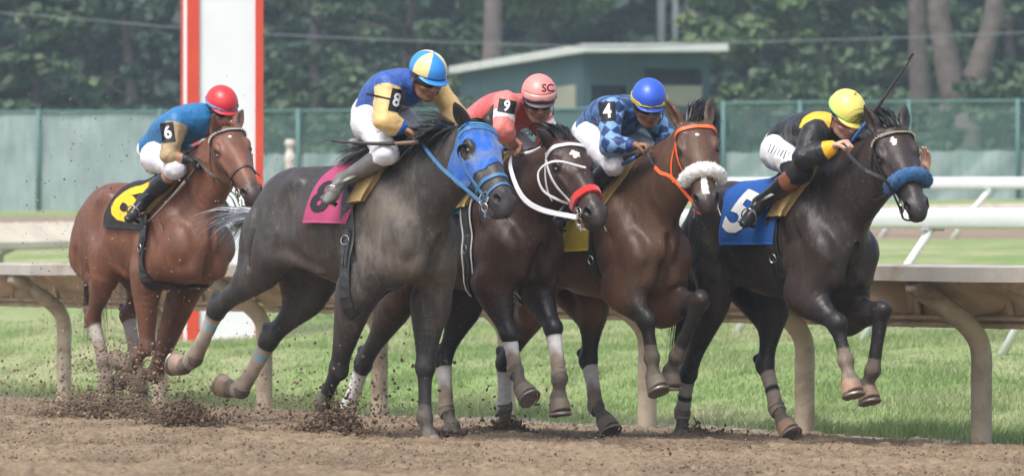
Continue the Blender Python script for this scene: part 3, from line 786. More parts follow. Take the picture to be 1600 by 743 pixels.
def patch2d(w_, h_, n=8):
    V = [((i/n-.5)*w_, (j/n-.5)*h_) for i in range(n+1) for j in range(n+1)]
    F = [(i*(n+1)+j, (i+1)*(n+1)+j, (i+1)*(n+1)+j+1, i*(n+1)+j+1) for i in range(n) for j in range(n)]
    return np.array(V), F
def torus(mb, c, ax, r, rr, n=28, squash=1.0, a0=0, a1=360, ax2=None):
    ax = unit(ax); u = unit(np.cross(ax, (0,0,1) if abs(ax[2]) < .9 else (1,0,0))) if ax2 is None else unit(ax2); v = np.cross(ax, u)
    pts = [c+u*math.cos(R(a0+(a1-a0)*k/n))*r+v*math.sin(R(a0+(a1-a0)*k/n))*r*squash for k in range(n+1)]
    mb.tube(pts, rr, 8, cap=(a1-a0 < 360))

# ---------------------------------------------------------------- hair
def hair(name, roots, dirs, length, parent, colour, width=.006, segs=7, grav=.0, jit=.25, curl=.04, seed=1, mat=None, wind=None, clump=26):
    rng = np.random.default_rng(seed); V = []; F = []; Cc = []
    n = len(roots); lock_n = max(1, n//clump)
    lockd = rng.normal(0, jit, (lock_n, 3)); lockl = rng.uniform(.75, 1.15, lock_n); lockp = rng.uniform(0, 6.28, (lock_n, 3))
    for i in range(n):
        r = np.array(roots[i], float); d = np.array(dirs[i], float)
        k = min(lock_n-1, int(i/n*lock_n)) if rng.random() < .8 else rng.integers(lock_n)
        d = unit(unit(d)+lockd[k]+rng.normal(0, jit*.30, 3)); Lg = length*lockl[k]*rng.uniform(.7, 1.1)
        p = r-d*.01; side = unit(np.cross(d, rng.normal(0, 1, 3)+np.array([0,0,.5])))
        w0 = width*rng.uniform(.6, 1.3); cc = np.array(colour)*rng.uniform(.65, 1.5)
        b = len(V)
        for s in range(segs+1):
            t = s/segs; ww = w0*(1-t**1.6)+.0006
            V.append(p-side*ww/2); V.append(p+side*ww/2); Cc += [cc, cc]
            cv = np.array([math.sin(lockp[k][j]+t*(4.2+j)) for j in range(3)])*curl
            d = unit(d+np.array([0,0,-grav])/segs+cv+(wind/segs if wind is not None else 0)+rng.normal(0, .03, 3))
            p = p+d*Lg/segs
        for s in range(segs): F.append((b+2*s, b+2*s+1, b+2*s+3, b+2*s+2))
    return raw_mesh(name, np.array(V), np.array(F), mat or M['hair'], parent, cols=np.array(Cc))
def mane_and_tail(I, mcol, mlen, mdir, tdir, tlen, tcol=None, forelock=(-.2,-.5,.6), mgrav=.6, tgrav=1.0, n=900, side=-1, mj=.25, twind=None, flen=.16, fcount=620):
    rng = np.random.default_rng(I['S']['seed']*3+1); c0, c1, c2, cE = I['c']; roots = []; dirs = []
    A0 = np.array([-.16, 0, I['zw']]); P0 = I['H'](0, -.01, -.03)
    for i in range(n):
        t = rng.random()**.85 if True else 0; q = spline([c0, c1, c2, cE], 24); t = (i+rng.random())/n
        k = t*23; a = q[int(min(k, 22))]; a = a+(q[int(min(k, 22))+1]-a)*(k-int(min(k, 22)))
        upv = unit(I['up']*(1-.2*t)+np.array([-.25*t, 0, 0])); o = a+upv*.5+np.array([0, rng.normal(0, .008), 0])
        p, nn = cast(I['bvh'], o, -upv)
        if p is None: continue
        roots.append(p-upv*.004); m = np.array(mdir(t) if callable(mdir) else mdir, float); dirs.append(m)
    hair('mane', roots, dirs, mlen, I['o'], mcol, seed=I['S']['seed'], grav=mgrav, jit=mj, width=.0052, clump=44)
    roots = []; dirs = []
    for i in range(fcount):
        x = rng.normal(0, .018); p, nn = cast(I['bvh'], I['H'](x, rng.uniform(-.07, .02), .3), -I['D'])
        if p is None: continue
        roots.append(p); dirs.append(np.array(forelock, float))
    hair('forelock', roots, dirs, flen, I['o'], mcol, seed=I['S']['seed']+1, grav=1.7, jit=.10, clump=80, width=.010)
    zc = I['zw']+I['S'].get('croup', 0)
    base = np.array([-1.14*I['S'].get('tl', 1), 0, zc-.34]); td = unit(tdir)
    mb = MB(); mb.tube([base+np.array([.06,0,.02]), base+td*.08, base+td*.18+np.array([0,0,-.03])], [.035,.028,.014], 10)
    roots = []; dirs = []
    for i in range(I['S'].get('tailn', 650)):
        s = rng.random(); a = rng.uniform(0, 6.28); roots.append(base+td*s*.20+np.array([0,0,-.03*s*s])+np.array([math.cos(a)*.02, math.cos(a)*.02, math.sin(a)*.02])*(1-.4*s)); dirs.append(td+np.array([0, math.cos(a)*.12, math.sin(a)*.12]))
    t_o = hair('tail', roots, dirs, tlen, I['o'], tcol or mcol, seed=I['S']['seed']+2, grav=tgrav, jit=.14, width=.009 if I['S']['num'] != 8 else .006, segs=10, curl=.035, wind=twind, clump=40)
    return t_o

def bandage(I, key, t0, t1, colfun, th=.0065):
    """leg wrap from t0 down the cannon to t1 (1 = fetlock, 1.6 = mid pastern)"""
    J = I['J'][key]; kn, ft, co = J[2], J[3], J[4]; P = []; ru = []; rv = []; ts = []
    fore = key[1] == 'F'
    for k in range(19):
        t = t0+(t1-t0)*k/18
        if t <= 1: p = kn+(ft-kn)*t
        else: p = ft+(co-ft)*(t-1)
        p = p + I['J'][key+'_heel']*.010*math.exp(-((t-1)/.18)**2)
        prof_u = np.interp(t, [0,.2,.5,.82,1,1.5,2], [.044,.036,.032,.034,.041,.037,.042] if not fore else [.046,.035,.031,.033,.040,.036,.042])
        prof_v = np.interp(t, [0,.2,.5,.82,1,1.5,2], [.053,.044,.038,.041,.049,.040,.045] if not fore else [.052,.043,.037,.040,.048,.039,.045])
        P.append(p); ru.append(prof_u+.0015*math.sin(k*2.1)); rv.append(prof_v+.0015*math.sin(k*2.1+1)); ts.append((t-t0)/(t1-t0))
    # bend the axis smoothly at the fetlock
    P = np.array(P); Q = P.copy()
    for _ in range(3): Q[1:-1] = Q[1:-1]*.5+(Q[:-2]+Q[2:])*.25
    V, F = ring_loft(Q, ru, rv, n=24, grow=th, cap=False)
    n = 24; V2, _ = ring_loft(Q, ru, rv, n=24, grow=th*.1, cap=False); b = len(V); V = V+V2
    F = F+[(k, (k+1)%n, b+(k+1)%n, b+k) for k in range(n)]+[((18)*n+(k+1)%n, 18*n+k, b+18*n+k, b+18*n+(k+1)%n) for k in range(n)]
    C = []
    rng = np.random.default_rng(hash(key) % 97 + I['S']['seed']) if False else np.random.default_rng(I['S']['seed']+len(key))
    for rep_ in range(2):
        for i in range(19):
            for k in range(n):
                c, a = colfun(ts[i]+.018*math.sin(k*.8+i), k/n); C.append((*c, a))
    o = raw_mesh('leg_wrap', np.array(V), F, M['cloth'], I['o'], cols=np.array(C))
    return o
# ---------------------------------------------------------------- tack
def bridle(I, S):
    fr = I['fr']; H = I['H']; Xh, Ah, Dh = I['X'], I['A'], I['D']
    root = empty('bridle', (0, 0, 0)); root.matrix_world = fr.M @ Matrix.Translation(Vector(tuple(map(float, H(0, .0, 0)))))
    off = H(0, .0, 0)
    def fin(mb, name, mat):
        if not mb.V: return None
        mb.V = [tuple(np.array(v)-off) for v in mb.V]; return mb.build(name, mat, root, smooth=False)
    tag(root, S['blabel'], 'bridle', 'racing bridles')
    sm = S.get('strap', M['leather_black'])
    mb = MB()
    for sd in (-1, 1):
        P, N = head_side(I, sd, [(.035,-.075), (.10,-.115), (.24,-.150), (.36,-.140), (.455,-.125)]); strip(mb, P, N, .022, .005, .003)
    P, N = head_loop(I, .035, -.09, -75, 75, n=18)
    P2, N2 = head_loop(I, .035, -.09, -115, -60, n=8)
    fin(mb, 'cheek_straps', S.get('cheek', sm))
    mb = MB(); P, N = head_loop(I, .060, -.09, -88, 88, n=26); strip(mb, P, N, .024, .006, .004)
    bb = fin(mb, 'browband', S.get('brow', sm))
    if S.get('studs'):
        mb = MB(); Q = spline(P, 25); QN = spline(N, 25)
        for k in range(1, 24):
            mb.box(tuple(Q[k]+QN[k]*.011-off), (.0075, .005, .004), None, .001)
        ob = mb.build('studs', S['studs'], bb)
    mb = MB(); P, N = head_side(I, 1, [(.045,-.10), (.12,-.19), (.20,-.27)]); strip(mb, P, N, .014, .004, .003)
    fin(mb, 'throat_strap', sm); mb = MB()
    P, N = head_side(I, -1, [(.045,-.10), (.12,-.19), (.20,-.27)]); strip(mb, P, N, .014, .004, .003); fin(mb, 'throat_strap', sm)
    # noseband
    nb = S['noseband']; y0 = nb.get('y', .37)
    if nb['kind'] == 'fleece':
        P, N = head_loop(I, y0, -.085, -105, 105, tilt=nb.get('tilt', .02), n=44); P = np.array(P); N = np.array(N)
        P = P+N*nb['r']*.62; m = len(P); rr = [nb['r']*(1 if 2 < i < m-3 else .8) for i in range(m)]; rr[0] = rr[-1] = nb['r']*.35
        mb = MB(); Vn = []; n_ = 26
        mb.tube([tuple(p) for p in P], rr, n_)
        V = np.array(mb.V); ctr = np.repeat(P, n_, axis=0); dirv = V-ctr; dirv /= np.linalg.norm(dirv, axis=1)[:, None]+1e-9
        V = V+dirv*(fbm(V*70, 2, 5)[:, None]*.006); mb.V = [tuple(v) for v in V]
        # tufts of wool
        rng = np.random.default_rng(3)
        for k in range(3500):
            i = rng.integers(len(V)); p = V[i]+rng.normal(0, .003, 3); d = unit(dirv[i]+rng.normal(0, .5, 3)); t = unit(np.cross(d, rng.normal(0, 1, 3)))*.0022
            mb.add([p-t-d*.004, p+t-d*.004, p+d*.0055], [(0,1,2)])
        fin(mb, 'sheepskin_noseband', nb['mat'])
    else:
        P, N = head_loop(I, y0, -.085, -150, 150, tilt=nb.get('tilt', .015), n=48); mb = MB(); strip(mb, P, N, nb['w'], nb.get('th', .006), .003)
        fin(mb, 'noseband', nb['mat'])
        if nb.get('second'):
            P, N = head_loop(I, .475, -.075, -150, 150, tilt=-.01, n=48); mb = MB(); strip(mb, P, N, nb['second'], .005, .003); fin(mb, 'lower_noseband', nb['mat'])
    # bit rings
    bits = {}
    for sd in (-1, 1):
        p, q = cast(I['bvh'], H(sd*.3, .468, -.122), -Xh*sd); p = H(sd*.07, .468, -.122) if p is None else p
        p = p+Xh*sd*.014; bits[sd] = p
        mb = MB(); torus(mb, p, Xh*sd+Dh*.15, S.get('ring', .036), .0045); mb.tube([p+Dh*.0-Xh*sd*.01, p-Xh*sd*.03], .007, 8)
        if S.get('pendant'): torus(mb, p+Ah*.05-Dh*.02, Xh*sd+Ah*.4, .022, .0035); mb.tube([p+Ah*.07-Dh*.02, p+Ah*.115-Dh*.035+Xh*sd*.01], .004, 6)
        fin(mb, 'bit_ring', M['steel'])
    # chin strap between the rings
    mb = MB(); free_strap(mb, [bits[1], H(.05,.50,-.185), H(0,.51,-.20), H(-.05,.50,-.185), bits[-1]], .012, .004, up=tuple(-Dh)); fin(mb, 'chin_strap', sm)
    # reins
    for sd, key in ((1, 'reinR'), (-1, 'reinL')):
        if key not in S: continue
        pts = [bits[sd]-Dh*.03]+[fr.tr(*q) if len(q) == 3 else np.array(q[:3]) for q in S[key]]
        mats = S.get('rein_mats', [sm])
        mb = MB(); free_strap(mb, pts, S.get('reinw', .020), .004, up=(0, -1*sd, .35), n=36)
        if len(mats) == 1: fin(mb, 'rein', mats[0])
        else:
            mb = MB(); P = spline(pts, 40); k = int(40*S['rein_split'])
            free_strap(mb, P[:k], S.get('reinw', .02), .004, up=(0, -sd, .35), n=k); r_ = fin(mb, 'rein', mats[0])
            mb = MB(); mb.tube([tuple(p) for p in P[k-1:]], .009, 8); fin(mb, 'rein_grip', mats[1])
    for key, wd, mt in S.get('extra', []):
        mb = MB(); free_strap(mb, [fr.tr(*q) for q in key], wd, .004, up=(0,-1,.3), n=36); fin(mb, 'loose_strap', mt)
    return root
def hood(I):
    """blinker hood: the head's own surface pushed out, with ear and eye openings and round eye cups"""
    V, Q = I['V'], I['Q']; hx, hy, hz = I['hx'], I['hy'], I['hz']; H = I['H']
    eye = np.minimum(*[np.sqrt(((hx-s*.097)/.9)**2+((hy-.178)/1.2)**2+((hz+.066)/1.1)**2) for s in (-1, 1)])
    edge = .335-.9*np.maximum(0, -hz-.04)*.25-.5*np.maximum(0, .05-np.abs(hx))*1.1+.10*np.clip(-hz-.08,0,.2)
    m = (hy > .022) & (hy < edge) & (eye > .043) & (hz > -.275) & (hz < .08) & (np.abs(hx) < .17)
    back = hy > .022+.42*np.maximum(0, -hz-.05)
    m &= back
    ear = np.minimum(*[np.sqrt((hx-s*.058)**2+(hy-.0)**2+(hz+.05)**2) for s in (-1, 1)]); m &= ear > .052
    fm = m[Q].all(1); F = Q[fm]; used = np.unique(F); mp = -np.ones(len(V), int); mp[used] = np.arange(len(used)); F = mp[F]; P = V[used]
    # normals
    fn = np.cross(P[F[:,2]]-P[F[:,0]], P[F[:,3]]-P[F[:,1]]); vn = np.zeros_like(P)
    for k in range(4): np.add.at(vn, F[:, k], fn)
    vn /= np.linalg.norm(vn, axis=1)[:, None]+1e-12
    o = raw_mesh('blinker_hood', P+vn*.005, F, M['hood_blue'], I['o'])
    md = o.modifiers.new('thickness', 'SOLIDIFY'); md.thickness = .003; md.offset = -1
    sm_ = o.modifiers.new('soft', 'SMOOTH'); sm_.iterations = 4; sm_.factor = .5
    for sd in (-1, 1):
        c = H(sd*.103, .188, -.078); mb = MB(); nrm = unit(I['X']*sd+I['D']*.35)
        u = unit(I['A']-nrm*(I['A']@nrm)); v = np.cross(nrm, u)
        # cup: half-shell rim behind and below the eye
        Pp = []
        V_, F_ = [], []
        for i in range(25):
            a = R(95+150*i/24); e = -I['D']*math.sin(a)*1.0+I['A']*math.cos(a)
            e = e-nrm*(e@nrm)
            for j in range(4):
                t = j/3; V_.append(c+e*(.050-.004*t)+nrm*(-.008+.030*t*math.sin(R(180*i/24))))
        for i in range(24):
            for j in range(3): F_.append((i*4+j, (i+1)*4+j, (i+1)*4+j+1, i*4+j+1))
        mb.add(V_, F_); cu = mb.build('eye_cup', M['leather_black'], o, smooth=True)
        md = cu.modifiers.new('thickness', 'SOLIDIFY'); md.thickness = .004
    mb = MB()
    P_, N_ = head_loop(I, .028, -.09, -80, 80, n=22); strip(mb, P_, N_, .012, .003, .006); mb.build('hood_trim', simple('light_blue_trim', (.07,.36,.52), .6, .3), o)
    return o
def saddle_set(I, S):
    """saddle cloth, saddle with pad, girth and stirrup irons"""
    fr = I['fr']; zw = I['zw']; c = S['cloth']
    RT, RB, FB = fr.tr(*c['rt'], -.06), fr.tr(*c['rb'], -.28), fr.tr(*c['fb'], -.28)
    pass; ang = lambda p: math.degrees(math.atan2(.28, p[2]-(zw-.42)))
    aR, aF = ang(RB), ang(FB); aM = (aR+aF)/2; c['drop'] = aM; xft = max(.0, FB[0])-.03
    if os.environ.get('LEN'): print('cloth', S['slabel'][:20], RT, RB, FB, aR, aF)
    def xfun(u, a):
        k = min(1.0, abs(a)/aM)**1.3; return (xft+(FB[0]-xft)*k)*(1-u)+(RT[0]+(RB[0]-RT[0])*k)*u
    cloth, cb = body_patch(I, 'saddle_cloth', M['cloth'], xfun, -c['drop'], c['drop'], 22, 44, .012, .004, wave=c.get('wave', .006), cols=lambda u, a, x: (*c['col'](u, a), c.get('clean', .80)))
    tag(cloth, c['label'], 'saddle cloth', 'numbered saddle cloths')
    if 'num' in c:
        V2, F = text_mesh(c['num'], c['size'], c['size']*.035, c.get('wd', .9)); p0 = fr.tr(c['at'][0], c['at'][1], -.25); a0 = math.degrees(math.atan2(.25, p0[2]-(zw-.42))); t_ = R(c.get('tilt', 0)); out = []
        for p_, q_ in V2:
            xx = p0[0]+p_*math.cos(t_)+q_*math.sin(t_); yy = q_*math.cos(t_)-p_*math.sin(t_); a = R(a0-math.degrees(yy/.37)); d = np.array([0, -math.sin(a), math.cos(a)]); cc = np.array([xx, 0, zw-.42])
            h_, n_ = cast(cb, cc+d*.8, -d); h_ = cc+d*.37 if h_ is None else h_; out.append(h_+d*.006)
        raw_mesh('number', np.array(out), F, c['nmat'], cloth, smooth=False)
    # girth: full ring round the barrel
    gx = S['girth']; root = empty('racing_saddle', (0,0,0)); so_ = np.array([gx+.02, 0, zw]); root.matrix_world = fr.M @ Matrix.Translation(Vector(tuple(map(float, so_))))
    tag(root, S['slabel'], 'saddle', 'racing saddles')
    def fin(o):
        o.data.transform(Matrix.Translation(Vector(tuple(map(float, -so_))))); return o
    P, N = [], []
    for k in range(73):
        a = R(-180+5*k); d = np.array([0, -math.sin(a), math.cos(a)]); cc = np.array([gx+.055*(1-math.cos(a))*.5-.03*abs(math.sin(a)), 0, zw-.42])
        p, q = cast(I['bvh'], cc+d*.8, -d)
        if p is None: continue
        P.append(p); N.append(q)
    P, N = smooth_path(P, N, 3); mb = MB(); strip(mb, P, N, S.get('gw', .085), .007, .017 if True else 0)
    fin(mb.build('girth', S.get('gmat', M['leather_black']), root))
    if S.get('gtrim'):
        mb = MB()
        for o_ in (-1, 1): strip(mb, [p+np.array([o_*.045, 0, 0]) for p in P], N, .010, .006, .018)
        fin(mb.build('girth_edging', S['gtrim'], root))
    # buckle and straps on the right side
    kb = [i for i, p in enumerate(P) if p[1] < -.15 and zw-.62 < p[2] < zw-.40]
    if kb:
        i0 = kb[len(kb)//2]; mb = MB()
        for dx in (-.016, .016): strip(mb, [p+np.array([dx, 0, 0]) for p in P[i0-3:i0+6]], N[i0-3:i0+6], .018, .004, .026)
        fin(mb.build('billet_straps', M['leather_black'], root))
        mb = MB(); torus(mb, P[i0]+np.array([0,-.034,0]), N[i0], .026, .0035, 16); fin(mb.build('buckle', M['steel'], root))
    # pad roll in front, seat and flaps
    def xp(u, a):
        k = (abs(a)/60)**1.6; return S['pad'][0]+(S['pad'][1]-S['pad'][0])*u - S.get('sweep', .13)*k
    o, pb = body_patch(I, 'pad', M['pad'], xp, -S.get('pdrop', 58), S.get('pdrop', 58), 8, 30, .045, .030, cols=None, parent=root); fin(o)
    bv = o.modifiers.new('round', 'BEVEL'); bv.width = .008; bv.segments = 2; bv.limit_method = 'ANGLE'
    def xs(u, a): return S['pad'][0]-.08-.24*u-.05*(abs(a)/50)
    o, _ = body_patch(I, 'seat', M['leather_black'], xs, -24, 24, 10, 16, .050, .012, parent=root); fin(o)
    # stirrups
    for sd, key in ((-1, 'R'), (1, 'L')):
        ft = I['feet'][key]; ball, toe, up_ = ft; top = np.array([S['pad'][0]-.10, sd*.20, zw-.10])
        mb = MB(); hang = ball+up_*.085; free_strap(mb, [top, (top+hang)/2+np.array([0, sd*.03, 0]), hang], .020, .005, up=(0, sd, 0), n=14); fin(mb.build('stirrup_leather', M['leather_black'], root))
        mb = MB(); lat = unit(np.cross(up_, toe)); torus(mb, ball+up_*.030, toe, .046, .004, 20, 1.15, ax2=lat); mb.box(tuple(ball-up_*.026), (.05, .018, .005), [Vector(tuple(map(float, lat))), Vector(tuple(map(float, unit(toe)))), Vector(tuple(map(float, unit(up_))))]); fin(mb.build('stirrup_iron', M['steel'], root))
    return cloth, root

# ---------------------------------------------------------------- jockeys
def add_hand(f, wrist, d, pn, k=1.0, curl=(65, 145, 215), thumb=1, open_=False):
    """palm, four separate fingers and a thumb; d wrist-to-knuckles, pn the side the fingers close to"""
    d = unit(d); pn = unit(pn-d*(np.asarray(pn)@d)); lat = np.cross(d, pn)*thumb
    c = wrist+d*.048*k; f.ell(c, (.050*k, .040*k, .018*k), (d, lat, pn), k=.012)
    for i, (o, ln, dd) in enumerate(((.030, .92, .082), (.010, 1.02, .088), (-.010, .96, .085), (-.029, .78, .076))):
        b = wrist+d*dd*k+lat*o*k; P = [b-d*.02*k]; P.append(b); q = b
        for j, L_ in enumerate((.040, .027, .021)):
            a = R(curl[j])if not open_ else R(18+14*j); v = d*math.cos(a)+pn*math.sin(a)+(lat*o*4 if open_ else 0)
            q = q+unit(v)*L_*ln*k; P.append(q)
        f.tube(P, [.0095*k, .0098*k, .0092*k, .0084*k, .0070*k], k=.003, smooth=False)
    b = wrist+d*.025*k+lat*.034*k; q1 = b+unit(d*.75+lat*.55+pn*.35)*.036*k; q2 = q1+unit(d*.7+pn*.75-lat*(.35 if not open_ else -.2))*.030*k
    q3 = q2+unit(d*.35+pn*.6-lat*(.6 if not open_ else 0))*.022*k
    f.tube([wrist+d*.015*k+lat*.015*k, b, q1, q2, q3], [.014*k, .0135*k, .0115*k, .0105*k, .008*k], k=.006, smooth=False)
def strokes(n, size):
    """a row of short slanting strokes, as far as the blurred lettering can be made out"""
    rng = np.random.default_rng(n); V, F = [], []
    for i in range(n):
        x = (i-n/2)*size*.34; h_ = size*rng.uniform(.35, .52); sl = rng.uniform(-.25, .35)*size*.5; w_ = size*rng.uniform(.025, .05)
        for j in range(5):
            t = j/4*2-1; V += [(x+sl*t*.5-w_, h_*t), (x+sl*t*.5+w_, h_*t)]
        b = i*10; F += [(b+2*j, b+2*j+1, b+2*j+3, b+2*j+2) for j in range(4)]
    return np.array(V), F
def jockey(I, S):
    t0 = time.time(); fr = I['fr']; J = S['j']; tr = fr.tr
    g = {k: tr(*v) for k, v in J.items() if isinstance(v, tuple) and len(v) == 3}
    for k in ('kn', 'an', 'toe', 'sh', 'el', 'ha', 'hip'):
        if k+'L' not in g: g[k+'L'] = g[k+'R']*np.array([1,-1,1])
    for s_, sg_ in (('R', -1), ('L', 1)):
        g['toe'+s_] = g['an'+s_]+unit((.35, sg_*.75, -.45))*.1
    hc = g['head']; Fh = unit(S['face']); Uh0 = np.array(S.get('headup', (0,0,1)), float); Uh = unit(Uh0-Fh*(Uh0@Fh)); Rh = np.cross(Fh, Uh)   # Rh: wearer's right
    hax = (Rh, Fh, Uh)
    def Hd(x, y, z): return hc+Rh*x+Fh*y+Uh*z
    allp = np.array(list(g.values())); lo = allp.min(0)-.22; hi = allp.max(0)+.22
    sk = np.array(S['skin']); h = .0055
    shm = (g['shR']+g['shL'])/2; pel = g['pel']; neck = shm+unit(hc-shm)*.02+np.array([0,0,.015])
    L = lambda a, b, t: a+(b-a)*t
    # bare body
    f = SDF(lo, hi, h)
    f.tube([pel, L(pel, shm, .35)+np.array([-.01,0,.03]), L(pel, shm, .75)+np.array([-.01,0,.02]), shm], [.105,.10,.12,.10], [.085,.085,.095,.07], k=.03)
    f.tube([shm+np.array([0,0,0]), L(neck, hc, .4), Hd(0,-.02,-.05)], [.06,.05,.05], k=.03)
    for s in 'RL':
        f.tube([g['sh'+s], L(g['sh'+s], g['el'+s], .5), g['el'+s]], [.047,.041,.035], k=.03)
        wr = g['ha'+s]+(g['el'+s]-g['ha'+s])*(.085/np.linalg.norm(g['el'+s]-g['ha'+s])); g['wr'+s] = wr
        f.tube([g['el'+s], L(g['el'+s], wr, .35), wr], [.036,.035,.023], [.036,.037,.028], k=.02)
        f.tube([g['hip'+s], L(g['hip'+s], g['kn'+s], .5), g['kn'+s]], [.075,.066,.050], k=.04)
        f.tube([g['kn'+s], L(g['kn'+s], g['an'+s], .3), g['an'+s]], [.048,.047,.032], k=.03)
        fw_ = unit(g['toe'+s]-g['an'+s]); lg_ = unit(g['an'+s]-g['kn'+s]); sn_ = unit(lg_-fw_*(lg_@fw_)); sn_ = unit(sn_*.6+np.array([0,0,-.6])); sn_ = unit(sn_-fw_*(sn_@fw_)); f.tube([g['an'+s], g['an'+s]+sn_*.028+fw_*.05, g['an'+s]+sn_*.038+fw_*.12], [.026,.024,.018], [.026,.02,.012], k=.02)
    # head with a face
    f.ell(Hd(0,-.012,.022), (.074,.094,.088), hax, k=.02)
    f.ell(Hd(0,.030,-.045), (.055,.058,.070), hax, k=.035)
    f.ell(Hd(0,.066,-.092), (.026,.024,.022), hax, k=.022)            # chin
    for s in (-1, 1):
        f.ell(Hd(s*.040,.058,-.028), (.024,.022,.020), hax, k=.02)     # cheekbone
        f.tube([Hd(s*.058,-.005,-.055), Hd(s*.045,.030,-.088), Hd(s*.015,.062,-.100)], [.014,.014,.013], k=.02)
        f.ell(Hd(s*.031,.084,.004), (.019,.014,.013), hax, k=.012, op='sub')
        f.ell(Hd(s*.030,.070,.003), (.0135,.0135,.0125), hax, k=.003)
        f.ell(Hd(s*.077,-.008,-.008), (.010,.018,.032), hax, k=.006)    # ear
        f.ell(Hd(s*.083,-.004,-.006), (.006,.009,.018), hax, k=.006, op='sub')
    f.tube([Hd(0,.086,.020), Hd(0,.100,-.008), Hd(0,.110,-.026)], [.009,.011,.013], k=.01)
    for s in (-1, 1): f.ell(Hd(s*.011,.097,-.031), (.009,.011,.008), hax, k=.006)
    f.tube([Hd(-.040,.080,.025), Hd(0,.092,.026), Hd(.040,.080,.025)], [.010,.011,.010], k=.012)
    f.tube([Hd(-.022,.083,-.059), Hd(0,.094,-.056), Hd(.022,.083,-.059)], [.004,.007,.004], k=.006)
    f.tube([Hd(-.020,.082,-.069), Hd(0,.090,-.070), Hd(.020,.082,-.069)], [.004,.007,.004], k=.006)
    f.tube([Hd(-.026,.090,-.0635), Hd(0,.100,-.0625), Hd(.026,.090,-.0635)], [.003,.003,.003], k=.004, op='sub')
    for s, th_ in (('R', -1), ('L', 1)):
        opn = (s == 'L' and S.get('openL')); d = g['ha'+s]-g['wr'+s]
        dd = np.array(S.get('hd'+s, d), float)
        add_hand(f, g['wr'+s], dd, np.array(S.get('pn'+s, (.2, 0, -1.)), float), 1.06, thumb=th_*S.get('thflip', 1), open_=opn)
    V, Q = f.mesh()
    C = np.ones((len(V), 4)); C[:, :3] = sk*(1+.10*fbm(V*18, 2, 4)[:, None])
    rel = V-hc; lx, ly, lz = rel@Rh, rel@Fh, rel@Uh
    on = (np.linalg.norm(rel, axis=1) < .16)
    lips = on & (np.abs(lx) < .027) & (lz < -.052) & (lz > -.078) & (ly > .07); C[lips, :3] = sk*np.array([.85,.55,.55])
    eyes = on & (np.abs(np.abs(lx)-.030) < .011) & (np.abs(lz-.003) < .0055) & (ly > .06); C[eyes, :3] = (.05,.04,.04)
    brow = on & (np.abs(np.abs(lx)-.030) < .020) & (np.abs(lz-.026) < .0045) & (ly > .05); C[brow, :3] = (.03,.02,.015)
    stub = on & (lz < -.045) & (ly > .0); C[stub & ~lips, :3] *= .86
    hr = on & (lz > -.035) & ((ly < -.02) | (lz > .05)); C[hr, :3] = (.02,.015,.012)
    if S.get('glove') is not None:
        for s in 'RL':
            m_ = np.linalg.norm(V-(g['wr'+s]+g['ha'+s])/2, axis=1) < .115; m_ &= ((V-g['wr'+s])@unit(g['ha'+s]-g['wr'+s]) > -.02); C[m_, :3] = S['glove']
    o = raw_mesh('person', V, Q, M['skin'], cols=C); o.matrix_world = fr.M
    tag(o, S['jlabel'], 'person', 'jockeys')
    # silks
    f = SDF(lo, hi, h+.0005); gr = S.get('puff', .005)
    wob = np.array([0,0,1])
    f.tube([pel+unit(pel-shm)*.0+np.array([.01,0,.02]), L(pel, shm, .3)+np.array([-.02,0,.035]), L(pel, shm, .7)+np.array([-.02,0,.03]), shm+np.array([0,0,-.0])],
           [.120+gr,.126+gr,.150+gr,.125+gr], [.085+gr,.105+gr,.115+gr,.085+gr], k=.03)
    f.tube([g['shL'], shm+np.array([0,0,.02]), g['shR']], [.060+gr,.07+gr,.060+gr], (.058+gr), uax=(1,0,0), k=.04)
    f.tube([shm, L(shm, hc, .28)], [.085,.066], k=.02)
    for s in 'RL':
        e = g['el'+s]; a = g['sh'+s]; cuff = L(e, g['wr'+s], S.get('cuff', .94))
        f.tube([a, L(a, e, .5), e], [.064+gr,.060+gr,.052+gr], k=.03)
        f.tube([e, L(e, cuff, .45)-np.array([0,0,.006]), L(e, cuff, .85), cuff], [.052+gr,.050+gr,.040,.031], k=.025)
    f.wrinkle(.013, 8, S['seed'], (1, 1, .5)); f.wrinkle(.008, 19, S['seed']+1, (.6, 1, 1)); f.wrinkle(.003, 55, S['seed']+2, (1, .7, .7))
    # leave the hem and cuffs open-looking: trim against the hip line
    hem = L(pel, shm, .02); f.cut(hem, pel-shm, .30)
    V, Q = f.mesh(); C = np.ones((len(V), 4))
    tor = [('T', pel, shm), ('uR', g['shR'], g['elR']), ('fR', g['elR'], g['wrR']), ('uL', g['shL'], g['elL']), ('fL', g['elL'], g['wrL'])]
    dd = np.stack([nearest_seg(V, a, b)[0]-r_ for (_, a, b), r_ in zip(tor, (.145,.06,.052,.06,.052))], 1); tt = np.stack([nearest_seg(V, a, b)[1] for _, a, b in tor], 1)
    part = np.argmin(dd, 1); C[:, :3] = S['silk'](V, part, tt, g, fbm(V*9, 2, 3)); C[:, 3] = .80
    shirt = raw_mesh('racing_silks', V, Q, M['silk'], o, cols=C)
    sb = BVHTree.FromPolygons([tuple(v) for v in V.tolist()], [tuple(q) for q in Q.tolist()])
    # breeches
    f = SDF(lo, hi, h+.0005)
    f.tube([pel+unit(shm-pel)*.06, pel, L(g['hipR'], g['hipL'], .5)+np.array([-.02,0,-.02])], [.108,.122,.11], [.085,.10,.09], k=.03)
    for s, sg in (('R', -1), ('L', 1)):
        f.ell(g['hip'+s]+np.array([-.03,0,.0]), (.095,.078,.095), k=.05)
        f.tube([g['hip'+s], L(g['hip'+s], g['kn'+s], .5), L(g['hip'+s], g['kn'+s], .92), g['kn'+s]], [.088,.080,.064,.060], [.094,.083,.066,.062], k=.045)
        f.tube([g['kn'+s], L(g['kn'+s], g['an'+s], S.get('brk', .25))], [.060,.053], k=.03)
